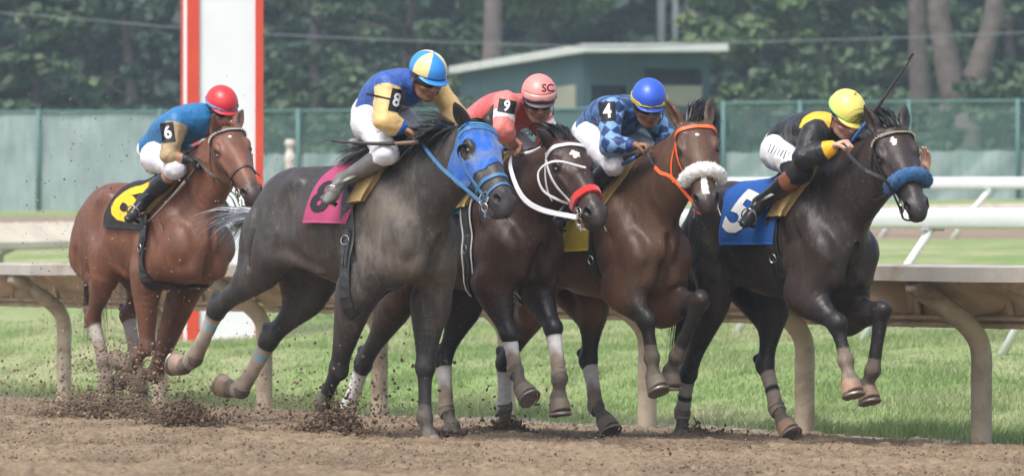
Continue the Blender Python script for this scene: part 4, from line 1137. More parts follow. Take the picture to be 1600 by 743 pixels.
    f.wrinkle(.006, 14, S['seed']+7, (1,1,1)); f.wrinkle(.003, 35, S['seed']+8)
    V, Q = f.mesh(); C = np.ones((len(V), 4)); C[:, :3] = S.get('breech', (.66,.66,.70)); C[:, 3] = .88
    ndark = nearest_seg(V, L(g['hipR'], g['knR'], .7), g['anR'])
    if 'sock' in S:
        for s in 'RL':
            d_, t_ = nearest_seg(V, g['hip'+s], g['an'+s]); b_ = (V-L(g['hip'+s], g['kn'+s], .78))@unit(g['an'+s]-g['hip'+s]) > S.get('sockoff', .0); C[b_ & (np.linalg.norm(V-g['kn'+s], axis=1) < .17), :3] = S['sock']
    br = raw_mesh('breeches', V, Q, M['cloth'], o, cols=C)
    bb = BVHTree.FromPolygons([tuple(v) for v in V.tolist()], [tuple(q) for q in Q.tolist()])
    # boots
    feet = {}
    for s in 'RL':
        kn, an, toe = g['kn'+s], g['an'+s], g['toe'+s]; fd = unit(toe-an); leg = unit(an-kn)
        fwd = unit(fd); sole_n = unit(leg-fwd*(leg@fwd)*1.0) if abs(leg@fwd) < .95 else np.array([0,0,-1.]); sole_n = unit(sole_n*.6+np.array([0,0,-.6])); sole_n = unit(sole_n-fwd*(sole_n@fwd))
        lo2 = np.minimum(np.minimum(kn, an), toe)-.12; hi2 = np.maximum(np.maximum(kn, an), toe)+.12
        f = SDF(lo2, hi2, .005)
        b0 = S.get('boot0', .22)
        f.tube([L(kn, an, b0), L(kn, an, b0+.18), L(kn, an, .7), an], [.056,.057,.044,.040], k=.02)
        heel = an+sole_n*.045-fwd*.035; ball = an+sole_n*.055+fwd*.115; tip = an+sole_n*.052+fwd*.175
        f.tube([an, L(an, ball, .5)-sole_n*.008, ball-sole_n*.012, tip-sole_n*.008], [.040,.037,.038,.026], [.044,.038,.028,.020], uax=np.cross(fwd, sole_n), k=.02)
        f.ell(heel-sole_n*.01, (.036,.032,.036), (fwd, np.cross(fwd, sole_n), sole_n), k=.02)
        f.tube([heel+sole_n*.020, L(heel, ball, .5)+sole_n*.012, ball+sole_n*.014, tip+sole_n*.008], [.028,.024,.036,.020], [.007,.006,.006,.005], uax=np.cross(fwd, sole_n), k=.004)
        f.wrinkle(.0025, 24, 5); V, Q = f.mesh(); C = np.ones((len(V), 4)); C[:, :3] = S.get('boot', (.016,.016,.018)); C[:, 3] = S.get('bootclean', .75)
        if 'boottop' in S:
            d_, t_ = nearest_seg(V, kn, an); C[(t_ < S['boottop'][0]), :3] = S['boottop'][1]
        raw_mesh('boot', V, Q, M['boot'], o, cols=C); feet[s] = (ball+sole_n*.0, fwd, -sole_n)
    I['feet'] = feet
    # helmet: shell, peak and band
    hs = 1.0; f = SDF(hc-.19, hc+.19, .005); f.ell(Hd(0,-.014,.042), (.100,.124,.104), hax, k=0); f.cut(Hd(0,0,.026), -Uh*1+Fh*.12, .25)
    if S.get('button'): f.ell(Hd(0,-.014,.150), (.014,.014,.016), hax, k=.006)
    V, Q = f.mesh(); rel = V-Hd(0,-.012,.035); a_ = np.arctan2(rel@Rh, rel@Fh); e_ = rel@Uh; C = np.ones((len(V), 4)); C[:, :3] = S['helmet'](a_, e_, fbm(V*14, 2, 2))
    hm = raw_mesh('helmet', V, Q, M['hard'], o, cols=C)
    hb = BVHTree.FromPolygons([tuple(v) for v in V.tolist()], [tuple(q) for q in Q.tolist()])
    mb = MB(); V_, F_ = [], []
    for i in range(21):
        a = R(-62+124*i/20); d = Rh*math.sin(a)+Fh*math.cos(a)
        for j in range(5):
            t = j/4; rr = .112+.045*t*math.cos(a*1.3)**.8 if abs(a) < 1.2 else .112; p = Hd(0,-.012,.035)+Rh*math.sin(a)*.094+Fh*math.cos(a)*.115+d*(.042*t*max(0, math.cos(a*1.35)))+Uh*(-.002-.012*t)
            V_.append(p)
    for i in range(20):
        for j in range(4): F_.append((i*5+j, (i+1)*5+j, (i+1)*5+j+1, i*5+j+1))
    mb.add(V_, F_); pk = raw_mesh('peak', np.array(mb.V), mb.F, M['hard'], hm, cols=np.tile(np.array([[*S['peakcol'], 1.]]), (len(mb.V), 1)))
    md = pk.modifiers.new('thickness', 'SOLIDIFY'); md.thickness = .005
    if 'band' in S:
        P, N = [], []
        for k in range(49):
            a = R(k*7.5); d = Rh*math.sin(a)+Fh*math.cos(a); p, q = cast(hb, Hd(0,-.012,.038)+d*.3, -d)
            if p is not None: P.append(p); N.append(q)
        mb = MB(); strip(mb, P, N, S['band'][0], .004, .001); mb.build('helmet_band', S['band'][1], hm)
    for txt, size, pxy, mt in S.get('htext', []):
        V2, F = text_mesh(txt, size, size*.02); c = tr(pxy[0], pxy[1], hc[1]-.1); view = unit(tr(pxy[0], pxy[1], .5)-tr(pxy[0], pxy[1], -.5)); n_ = -view
        e1 = unit(np.cross(np.array([0,0,1.]), n_)); e2 = np.cross(n_, e1); rr = R(pxy[2]) if len(pxy) > 2 else 0
        e1, e2 = e1*math.cos(rr)+e2*math.sin(rr), e2*math.cos(rr)-e1*math.sin(rr)
        lay(hb, V2, F, c, e1, e2, .006 if 'band' in S else .0015, 'lettering', mt, hm)
    # goggles
    go = S.get('goggles', 'dark'); mb = MB(); V_, F_ = [], []
    for i in range(29):
        a = R(-75+150*i/28); up_ = .021+.003*math.cos(2*a); dn = .022-.010*math.exp(-(a/.22)**2)
        d = Rh*math.sin(a)*.083+Fh*math.cos(a)*.103
        for j in range(5):
            t = j/4; z = .004+up_-(up_+dn)*t; bulge = .004*math.sin(math.pi*t)
            V_.append(Hd(0,-.008,0)+d*(1+bulge*9)+Uh*z)
    for i in range(28):
        for j in range(4): F_.append((i*5+j, i*5+j+1, (i+1)*5+j+1, (i+1)*5+j))
    gg = raw_mesh('goggles', np.array(V_), F_, M['goggle_lens'] if go == 'dark' else M['goggle_clear'], o)
    md = gg.modifiers.new('thickness', 'SOLIDIFY'); md.thickness = .004
    mb = MB()
    for j in (0, 4): mb.tube([V_[i*5+j] for i in range(29)], .0035, 6)
    mb.build('goggle_frame', M['leather_black'], gg, True)
    P = [Hd(0,-.008,.012)+Rh*math.sin(R(a))*.086+Fh*math.cos(R(a))*.105 for a in range(75, 286, 10)]; N = [unit(p-hc) for p in P]; mb = MB(); strip(mb, P, N, .018, .003, .004); mb.build('goggle_strap', M['leather_black'], gg)
    P = [Hd(s*.078, .0+.02*t, -.01-.085*t) for s in (1,) for t in np.linspace(0, 1, 6)]+[Hd(0,.045,-.118)]+[Hd(-.078, .0+.02*t, -.01-.085*t) for t in np.linspace(1, 0, 6)]
    P = [np.array(p)*1.0 for p in P]; N = [unit(p-Hd(0,.01,-.03)) for p in P]; P, N = smooth_path(P, N, 1); mb = MB(); strip(mb, P, N, .014, .003, .004); mb.build('chin_strap', M['leather_black'], hm)
    if S.get('spare'):
        V_, F_ = [], []
        for i in range(25):
            a = R(-62+124*i/24); dn = .019-.008*math.exp(-(a/.2)**2)
            for j in range(4):
                t = j/3; z = .062+.019-(.019+dn)*t; rr = math.sqrt(max(0, 1-((z-.035)/.106)**2)); V_.append(Hd(0,-.012,0)+(Rh*math.sin(a)*.104+Fh*math.cos(a)*.128)*rr*1.04+Uh*z)
        for i in range(24):
            for j in range(3): F_.append((i*4+j, i*4+j+1, (i+1)*4+j+1, (i+1)*4+j))
        sp = raw_mesh('spare_goggles', np.array(V_), F_, M['goggle_pink'], hm); md = sp.modifiers.new('thickness', 'SOLIDIFY'); md.thickness = .003
        mb = MB(); loopi = [V_[i*4] for i in range(25)]+[V_[24*4+j] for j in (1,2)]+[V_[i*4+3] for i in range(24, -1, -1)]+[V_[2], V_[1], V_[0]]
        mb.tube(loopi, .0035, 6); mb.build('goggle_rim', M['leather_black'], sp, True)
    # arm number
    if 'arm' in S:
        a = S['arm']; c = tr(a['at'][0], a['at'][1], g['shR'][1]-.05); view = unit(tr(a['at'][0], a['at'][1], .5)-tr(a['at'][0], a['at'][1], -.5)); n_ = -view
        e1 = unit(np.cross(np.array([0,0,1.]), n_)); e2 = np.cross(n_, e1); rr = R(a.get('rot', 0)); e1, e2 = e1*math.cos(rr)+e2*math.sin(rr), e2*math.cos(rr)-e1*math.sin(rr)
        V2, F = patch2d(a['w'], a['h'], 12); pt = lay(sb, V2, F, c, e1, e2, .003, 'arm_band', M['black_print'], o)
        if a.get('straps'):
            for off_ in a['straps']:
                V2, F = patch2d(.14, .012, 14); lay(sb, V2+np.array([-.10, off_]), F, c, e1, e2, .002, 'elastic', M['black_print'], pt)
        V2, F = text_mesh(a['num'], a['size'], a['size']*.03, .85); lay(sb, V2, F, c, e1, e2, .009, 'number', M['white_print'], pt)
    for txt, size, pxy, on_ in S.get('text', []):
        bv, ob = (bb, br) if on_ == 'leg' else (sb, shirt); c = tr(pxy[0], pxy[1], g['knR'][1] if on_ == 'leg' else g['shR'][1]); view = unit(tr(pxy[0], pxy[1], .5)-tr(pxy[0], pxy[1], -.5)); n_ = -view
        e1 = unit(np.cross(np.array([0,0,1.]), n_)); e2 = np.cross(n_, e1); rr = R(pxy[2]); e1, e2 = e1*math.cos(rr)+e2*math.sin(rr), e2*math.cos(rr)-e1*math.sin(rr)
        V2, F = strokes(txt, size) if isinstance(txt, int) else text_mesh(txt, size, size*.02); lay(bv, V2, F, c, e1, e2, .004, 'lettering', M['black_print'], ob)
    # whip
    if 'whip' in S:
        w_ = S['whip']; a = tr(*w_['a']); b = tr(*w_['b']); P = [a+(b-a)*t+np.array([0,0,-.012*math.sin(math.pi*t)]) for t in np.linspace(0, 1, 12)]
        org = P[-1].copy(); root = empty('riding_whip', (0,0,0)); root.matrix_world = fr.M @ Matrix.Translation(Vector(tuple(map(float, org)))); tag(root, w_['label'], 'whip', 'riding whips')
        mb = MB(); mb.tube([p-org for p in P[:9]], [.0065+.0007*i for i in range(9)], 8); mb.build('shaft', w_['m1'], root, True)
        mb = MB(); mb.tube([p-org for p in P[8:]], [.010,.011,.011,.012], 8); mb.build('handle', w_['m2'], root, True)
        e = unit(P[0]-P[1]); mb = MB(); free_strap(mb, [P[0]-org, P[0]+e*.04-org, P[0]+e*w_.get('flap', .10)-org], .024, .006, n=6); mb.build('flap', M['leather_black'], root)
    print('jockey %s %.1fs' % (S['num'], time.time()-t0), {k: tuple(np.round(v, 2)) for k, v in g.items() if k in ('pel','head','shR','elR','haR','knR','anR','toeR')} if os.environ.get('LEN') else '')
    return o
M['boot'] = attr_mat('riding_boot', .3, .5, .2, 20, .2, .002, dust=(.22,.20,.18))
M['goggle_pink'] = simple('pink_goggle_lens', (.62,.30,.28), .15, .6, 0, .1, 5, 0, .001)
# ---------------------------------------------------------------- the place
RL0 = np.array([2.75, 30.0]); RD = np.array([-.449, .893]); RN = np.array([-.893, -.449])     # inside rail: a post foot, direction away, direction towards the track
def rail_d(X, Y): return (X-RL0[0])*.893 + (Y-RL0[1])*.449
_LY = [20, 44, 50, 56, 66, 76, 86, 96, 104, 112, 130, 400]; _LP = [600, 590, 545, 500, 440, 408, 375, 350, 338, 329, 322, 300]
_RY = [20, 30, 36, 42, 50, 60, 70, 80, 90, 100, 112, 130, 400]; _RP = [690, 688, 600, 530, 470, 425, 398, 374, 358, 338, 308, 300, 290]
def ground_z(X, Y):
    X = np.asarray(X, float); Y = np.asarray(Y, float); sag = .0095*np.clip(Y-30.5, 0, 30); tz = track_z(X, Y)-sag; d = rail_d(X, Y); dz = track_z(X-.893*d, Y-.449*d)-sag
    u = np.clip(X/np.maximum(Y, 1)*F_PX+800, -400, 2000)/1600
    zl = CAM_H+(HZ-np.interp(Y, _LY, _LP))/F_PX*Y; zr = CAM_H+(HZ-np.interp(Y, _RY, _RP))/F_PX*Y
    zt = zl*(1-u)+zr*u
    k = sstep(0, 3.0, d)
    return np.where(d < 0, tz, dz*(1-k)+np.maximum(zt, dz)*k)
def build_ground():
    us = np.concatenate([np.linspace(-1.6, -.118, 24)[:-1], np.linspace(-.118, .118, 620), np.linspace(.118, 1.6, 24)[1:]])
    Ys = np.concatenate([np.linspace(.5, 18.5, 20)[:-1], np.linspace(18.5, 33, 540)[:-1], np.linspace(33, 47, 330)[:-1], np.linspace(47, 115, 170)[:-1], np.geomspace(115, 900, 20)])
    U, YY = np.meshgrid(us, Ys); XX = U*YY; P = np.stack([XX.ravel(), YY.ravel(), np.zeros(XX.size)], 1)
    X, Y = P[:, 0], P[:, 1]; Z = ground_z(X, Y); d = rail_d(X, Y)+.12*fbm(P*3.1, 3, 40)
    near = (Y > 18) & (Y < 60) & (np.abs(X/Y) < .13)
    Q = P[near]; n1 = fbm(Q*np.array([2.2, 1.1, 1]), 3, 41); n2 = noise3(Q*np.array([9, 6, 1]), 42); n3 = noise3(Q*np.array([24, 16, 1]), 43); n4 = noise3(Q*np.array([52, 30, 1]), 44)
    bumpy = .026*n1+.014*n2*np.abs(n2)*1.6+.013*np.maximum(n3, -.2)+.006*n4+.018*np.maximum(0, noise3(Q*np.array([5, 3.3, 1]), 45)-.45)
    gr = sstep(.0, .25, d[near]); Z[near] += bumpy*(1-gr)+.05*fbm(Q*np.array([1.5, 1.0, 1]), 3, 47)*gr
    for (px, py, yy, r, h) in ((520, 668, 28.9, .28, .10), (150, 640, 35, .55, .08), (290, 668, 31, .30, .07), (790, 668, 30.6, .22, .05), (1085, 684, 30.1, .20, .06)):
        cx = (px-800)/F_PX*yy; Z[near] += h*.6*np.exp(-(((Q[:,0]-cx)/r)**2+((Q[:,1]-yy)/(r*1.5))**2))
    P[:, 2] = Z
    ny, nx = XX.shape; i = np.arange(ny-1)[:, None]*nx+np.arange(nx-1)[None, :]; F = np.stack([i, i+1, i+nx+1, i+nx], -1).reshape(-1, 4)
    dc = d[F].mean(1); C = np.ones((len(P), 4)); pale = np.array([.245,.182,.118]); dark = np.array([.125,.088,.056])
    wv = np.zeros(len(P)); wv[near] = np.clip(.5+.9*n1+.35*n2-.9*np.maximum(0, n3*-.5), 0, 1); wv[~near] = .5
    C[:, :3] = dark+(pale-dark)*np.clip(.35+.75*wv, 0, 1)[:, None]
    far = Y > 60
    def sub(mask, name, mat, cc):
        f = F[mask]; us_ = np.unique(f); mp = np.zeros(len(P), int); mp[us_] = np.arange(len(us_)); return tag(raw_mesh(name, P[us_], mp[f], mat, cols=cc[us_]), kind='structure')
    sub(dc < 0, 'dirt_track', M['dirt'], C)
    G = np.ones((len(P), 4)); nn = fbm(P*np.array([.9, .55, 1]), 4, 50); n5 = fbm(P*np.array([3.5, 2.2, 1]), 3, 51)
    green = np.array([.19,.27,.09]); straw = np.array([.36,.36,.20]); G[:, :3] = green+(straw-green)*np.clip(.30+.9*nn+.5*n5, 0, 1)[:, None]
    dz_ = (Y > 82)*(Y < 103); dirt2 = np.clip(sstep(80, 83, Y+n5)-sstep(103, 105, Y+n5), 0, 1)[:, None]; G[:, :3] = G[:, :3]*(1-dirt2)+np.array([.27,.205,.15])*dirt2
    edge = sstep(.55, .1, d+.15*n5)[:, None]; G[:, :3] = G[:, :3]*(1-edge)+np.array([.42,.37,.28])*edge
    sub(dc >= 0, 'infield_grass', M['turf'], G)
def dirt_mat(name, bs=1.0):
    m, nt, b, out = new_mat(name); a = nt.nodes.new('ShaderNodeVertexColor'); a.layer_name = 'Col'
    co = coords(nt, 'Object', (1, .55, 1)); n1 = nz(nt, 26, 8, .7, co); n2 = nz(nt, 90, 4, .6, co)
    c = mix(nt, 1.0, a.outputs[0], ramp(nt, n1.outputs[0], [(.28, .55), (.5, 1.0), (.75, 1.35)]), 'MULTIPLY')
    c = mix(nt, 1.0, c, ramp(nt, n2.outputs[0], [(.3, .8), (.7, 1.15)]), 'MULTIPLY')
    nt.links.new(c, b.inputs['Base Color']); b.inputs['Roughness'].default_value = .95; b.inputs['Specular IOR Level'].default_value = .15
    bump(nt, b, n1.outputs[0], .6*bs, .015); return m
M['dirt'] = dirt_mat('track_dirt'); M['turf'] = dirt_mat('turf', .5)
def leaf_mat(name, rough=.6, trans=.25):
    m, nt, b, out = new_mat(name); a = nt.nodes.new('ShaderNodeVertexColor'); a.layer_name = 'Col'
    nt.links.new(a.outputs[0], b.inputs['Base Color']); b.inputs['Roughness'].default_value = rough; b.inputs['Specular IOR Level'].default_value = .25
    t = nt.nodes.new('ShaderNodeBsdfTranslucent'); nt.links.new(a.outputs[0], t.inputs[0]); mx = nt.nodes.new('ShaderNodeMixShader'); mx.inputs[0].default_value = trans
    nt.links.new(b.outputs[0], mx.inputs[1]); nt.links.new(t.outputs[0], mx.inputs[2]); nt.links.new(mx.outputs[0], out.inputs[0]); return m
M['grass'] = leaf_mat('grass_blade', .6, .42); M['leaf'] = leaf_mat('tree_leaf', .55, .2)
M['bark'] = simple('tree_bark', (.15,.125,.115), .9, .2, 0, .35, 3, 1.0, .05)
M['rail_dirty'] = simple('dusty_rail', (.47,.395,.29), .7, .3, 0, .22, 3.5, .3, .01, dirt=.45, dirtcol=(.22,.16,.11))
M['rail_cover'] = simple('rail_cover_underside', (.60,.48,.35), .8, .25, 0, .25, 3.0, .3, .01, dirt=.4, dirtcol=(.28,.20,.14))
M['rail_face'] = simple('rail_face_board', (.42,.40,.36), .6, .35, 0, .2, 2.0, .2, .01, dirt=.45, dirtcol=(.30,.24,.18))
M['white_paint'] = simple('white_rail_paint', (.74,.75,.76), .45, .4, 0, .06, 3, .1, .004, dirt=.05, dirtcol=(.5,.47,.42))
M['cream_cover'] = simple('cream_rail_cover', (.55,.50,.40), .7, .3, 0, .15, 2, .2, .01, dirt=.2, dirtcol=(.38,.32,.24))
M['post_white'] = simple('winning_post_white', (.74,.76,.79), .5, .4, 0, .06, 1.5, .1, .004, dirt=.06, dirtcol=(.50,.48,.45))
M['post_red'] = simple('winning_post_red', (.62,.065,.035), .5, .4, 0, .1, 3, .1, .004)
M['shed_wall'] = simple('shed_green_wall', (.052,.092,.105), .8, .2, 0, .2, 1.2, .2, .01)
M['shed_panel'] = simple('shed_pale_panel', (.30,.30,.24), .8, .2, 0, .15, 1.2)
M['shed_shade'] = simple('shed_inside_shade', (.02,.028,.033), .8, .2, 0, .2, 2)
M['shed_roof'] = simple('shed_white_roof', (.62,.64,.62), .6, .3, 0, .15, 1.5, .1, .01, dirt=.2, dirtcol=(.35,.36,.33))
M['pole'] = simple('grey_pole', (.42,.44,.46), .6, .3, 0, .1, 3)
M['wire'] = simple('wire', (.16,.18,.19), .5, .3, 0, .1, 3)
M['fence_post'] = simple('green_fence_post', (.10,.20,.19), .6, .3, 0, .1, 3)
M['cream_post'] = simple('cream_post', (.60,.56,.50), .6, .3, 0, .1, 6)
def screen_mat(name, col, alpha, mesh=False):
    m, nt, b, out = new_mat(name); co = coords(nt); n1 = nz(nt, 1.2, 5, .6, co); n2 = nz(nt, 9, 4, .6, coords(nt, 'Object', (1, 1, .12)))
    c = mix(nt, ramp(nt, n1.outputs[0], [(.3, 0), (.7, 1)]), tuple(q*.82 for q in col), tuple(q*1.15 for q in col))
    c = mix(nt, 1.0, c, ramp(nt, n2.outputs[0], [(.3, .85), (.7, 1.1)]), 'MULTIPLY')
    nt.links.new(c, b.inputs['Base Color']); b.inputs['Roughness'].default_value = .8; b.inputs['Specular IOR Level'].default_value = .2
    t = nt.nodes.new('ShaderNodeBsdfTransparent'); mx = nt.nodes.new('ShaderNodeMixShader'); nt.links.new(t.outputs[0], mx.inputs[1]); nt.links.new(b.outputs[0], mx.inputs[2]); nt.links.new(mx.outputs[0], out.inputs[0])
    if mesh:   # woven diamonds: two sets of wires
        sx = nt.nodes.new('ShaderNodeSeparateXYZ'); nt.links.new(co, sx.inputs[0]); vals = []
        for s in (-1, 1):
            ad = nt.nodes.new('ShaderNodeMath'); ad.operation = 'MULTIPLY_ADD'; nt.links.new(sx.outputs[0], ad.inputs[0]); ad.inputs[1].default_value = s; nt.links.new(sx.outputs[2], ad.inputs[2])
            ml = nt.nodes.new('ShaderNodeMath'); ml.operation = 'MULTIPLY'; nt.links.new(ad.outputs[0], ml.inputs[0]); ml.inputs[1].default_value = 14
            fr_ = nt.nodes.new('ShaderNodeMath'); fr_.operation = 'FRACT'; nt.links.new(ml.outputs[0], fr_.inputs[0])
            lt = nt.nodes.new('ShaderNodeMath'); lt.operation = 'LESS_THAN'; nt.links.new(fr_.outputs[0], lt.inputs[0]); lt.inputs[1].default_value = alpha; vals.append(lt)
        mxm = nt.nodes.new('ShaderNodeMath'); mxm.operation = 'MAXIMUM'; nt.links.new(vals[0].outputs[0], mxm.inputs[0]); nt.links.new(vals[1].outputs[0], mxm.inputs[1]); nt.links.new(mxm.outputs[0], mx.inputs[0])
    else: mx.inputs[0].default_value = alpha
    return m
M['screen'] = screen_mat('green_windscreen', (.30,.375,.375), .95)
M['mesh'] = screen_mat('green_chain_link', (.17,.30,.28), .14, True)
build_ground()

def finish(mb, name, mat, parent, off, smooth=False):
    mb.V = [tuple(np.array(v)-off) for v in mb.V]; return mb.build(name, mat, parent, smooth)
# inside rail of the track: gooseneck posts, face board and sloping cover
def main_rail():
    a0 = -8.0; a1 = 34.0
    def pt(s, n, z):
        x, y = RL0+RD*s+RN*n; return np.array([x, y, z+float(track_z(*(RL0+RD*s)))])
    off = pt(0, 0, 0); root = empty('track_rail', tuple(off)); tag(root, 'dusty beige gooseneck rail with a sloping cover between the dirt track and the grass', 'rail')
    mb = MB(); Ss = np.arange(a0, a1, .5)
    prof = [(.50,.955),(.50,1.038),(.47,1.050),(.30,1.052),(.30,1.040),(.46,1.032),(.482,1.02),(.482,.955)]
    V = [pt(s, n, z+.004*math.sin(s*1.7)) for s in Ss for n, z in prof]; k = len(prof); F = [(i*k+j, (i+1)*k+j, (i+1)*k+(j+1)%k, i*k+(j+1)%k) for i in range(len(Ss)-1) for j in range(k)]
    mb.add(V, F); finish(mb, 'face_board', M['rail_face'], root, off)
    mb = MB(); prof = [(.475,1.025),(.475,1.010),(.10,1.000),(-.07,.955),(-.115,.740),(-.135,.668),(-.16,.672),(-.14,.745),(-.09,.975),(.10,1.018)]
    V = [pt(s, n, z) for s in Ss for n, z in prof]; F = [(i*k+j, i*k+(j+1)%k, (i+1)*k+(j+1)%k, (i+1)*k+j) for i in range(len(Ss)-1) for j in range(k)]
    mb.add(V, F)
    for s in np.arange(a0, a1, .52):
        p = [pt(s, n, z) for n, z in ((-.062,.945), (-.088,.84), (-.108,.742))]; q = [v+np.array([*(RD*.045), 0]) for v in p]
        dn = np.array([*(RN*.018), 0]); V = p+q+[v+dn for v in p]+[v+dn for v in q]
        mb.add(V, [(0,1,4,3),(1,2,5,4),(6,9,10,7),(7,10,11,8),(0,6,7,1),(1,7,8,2),(3,4,10,9),(4,5,11,10),(0,3,9,6),(2,8,11,5)])
    cv = finish(mb, 'sloping_cover', M['rail_cover'], root, off)
    mb = MB()
    for n, z, r in ((-.085,.735,.014), (-.10,.69,.016)): mb.tube([pt(s, n, z) for s in Ss], r, 8)
    finish(mb, 'support_pipe', M['rail_cover'], cv, off, True)
    for i in range(-3, 15):
        s = i*2.07; mb = MB()
        P = spline([(.0,-.35),(.0,.30),(.0,.52),(.035,.63),(.13,.725),(.30,.835),(.47,.945)], 26)
        mb.tube([pt(s, n, z) for n, z in P], .062, 18); o = finish(mb, 'post', M['rail_dirty'], root, off, True)
        mb = MB(); mb.box(pt(s, .20, .80), (.05, .012, .035), None, .004); finish(mb, 'bracket', M['rail_cover'], o, off)
main_rail()
def white_rail(p0, p1, h, th, legs, leglen, leg_r, label, dx):
    """aluminium rail: rounded beam from p0 to p1, slanting legs"""
    p0 = np.array(p0); p1 = np.array(p1); off = p0.copy(); off[2] -= h; root = empty('white_rail', tuple(off)); tag(root, label, 'rail', 'white turf course rails')
    d = unit(p1-p0); side = unit(np.cross(d, (0,0,1))); up = np.cross(side, d); k = 14
    V = []; Sx = np.linspace(0, 1, 30)
    for s in Sx:
        c = p0+(p1-p0)*s
        for j in range(k):
            a = 2*math.pi*j/k; x = math.copysign(abs(math.cos(a))**.6, math.cos(a)); z = math.copysign(abs(math.sin(a))**.55, math.sin(a)); V.append(c+side*x*th*.32+up*z*th*.5)
    F = [(i*k+j, i*k+(j+1)%k, (i+1)*k+(j+1)%k, (i+1)*k+j) for i in range(len(Sx)-1) for j in range(k)]+[tuple(range(k)), tuple((len(Sx)-1)*k+j for j in range(k-1, -1, -1))]
    mb = MB(); mb.add(V, F); finish(mb, 'beam', M['white_paint'], root, off, True)
    for t in legs:
        c = p0+(p1-p0)*t; ft = c+np.array([dx, .25, 0]); ft[2] = float(ground_z(ft[0], ft[1]))-.05; mb = MB(); mb.tube([c-up*th*.42, c+(ft-c)*.5, ft], leg_r, 12); lg = finish(mb, 'leg', M['white_paint'], root, off, True)
        mb = MB(); mb.box(c-up*th*.52, (.10, .03, .015), None, .004); finish(mb, 'leg_bracket', M['pole'], lg, off)
pA = lambda px, py, Y: np.array(at(px, py, Y))
white_rail(pA(2000,342,36), pA(560,340,62), .9, .17, [.02,.14,.26,.385,.515,.645,.775,.90], 1, .036, 'near white aluminium turf rail on slanting legs, crossing behind the leading horse', -.60)
white_rail(pA(2100,286,74), pA(900,286,92), 1.0, .19, list(np.linspace(.03,.97,11)), 1, .045, 'farther and thinner white turf rail, just in front of the green fence at the right', -.62)
def far_cover():
    p0 = pA(-900, 366, 60); p1 = pA(2200, 305, 118); off = p0.copy(); off[2] = float(ground_z(off[0], off[1])); root = empty('far_rail', tuple(off)); tag(root, 'far cream rail with a ribbed sloping cover, below the green fence at the left', 'rail')
    Ss = np.linspace(0, 1, 60); V = []; d = unit(p1-p0); side = unit(np.cross(d, (0,0,1)))
    if side[1] > 0: side = -side
    prof = [(0,0),(0,-.05),(.42,-.30),(.44,-.36),(.47,-.34),(.46,-.26)]; k = len(prof)
    for s in Ss:
        c = p0+(p1-p0)*s
        for n, z in prof: V.append(c+side*n+np.array([0,0,z]))
    F = [(i*k+j, i*k+(j+1)%k, (i+1)*k+(j+1)%k, (i+1)*k+j) for i in range(len(Ss)-1) for j in range(k)]
    mb = MB(); mb.add(V, F); L = np.linalg.norm(p1-p0)
    for s in np.arange(0, L, .36):
        c = p0+d*s; a = c+side*.01+np.array([0,0,.012]); b = c+side*.455+np.array([0,0,-.255]); w_ = d*.03
        mb.add([a-w_, a+w_, b+w_, b-w_, a-w_+np.array([0,0,-.02]), a+w_+np.array([0,0,-.02]), b+w_+np.array([0,0,-.02]), b-w_+np.array([0,0,-.02])], [(0,1,2,3),(4,7,6,5),(0,4,5,1),(1,5,6,2),(2,6,7,3),(3,7,4,0)])
    finish(mb, 'sloping_cover', M['cream_cover'], root, off)
    for s in np.arange(1.0, L, 2.6):
        c = p0+d*s; b = c+side*.1; z0 = float(ground_z(b[0], b[1])); mb = MB(); mb.tube([c+side*.40+np.array([0,0,-.30]), c+side*.1+np.array([0,0,-.42]), np.array([b[0]-.02, b[1], z0-.1])], .05, 10); finish(mb, 'post', M['cream_cover'], root, off, True)
far_cover()
# winning post
def winning_post():
    Y = 50; c = pA(348, 400, Y); w_ = 126/F_PX*Y; g = float(ground_z(c[0], Y)); root = empty('winning_post', (c[0], Y, g)); root.rotation_euler = (0, 0, R(6))
    tag(root, 'tall white winning post with red vertical edges, standing on the infield grass', 'winning post')
    hw = w_/2*.97; H_ = 7.5
    mb = MB(); mb.box((0, 0, H_/2-.4), (hw-.055, .17, H_/2+.4)); mb.build('white_panel', M['post_white'], root)
    for x, hx in ((-hw+.085, .058), (hw-.035, .038)):
        mb = MB(); mb.box((x, -.01, H_/2-.4), (hx, .19, H_/2+.4)); mb.build('red_edge', M['post_red'], root)
    mb = MB(); mb.box((-hw+.008, -.0, H_/2-.4), (.018, .18, H_/2+.4)); mb.build('white_strip', M['post_white'], root)
    mb = MB(); mb.box((-hw-.016, -.0, H_/2-.4), (.007, .175, H_/2+.4)); mb.build('red_edge', M['post_red'], root)
winning_post()
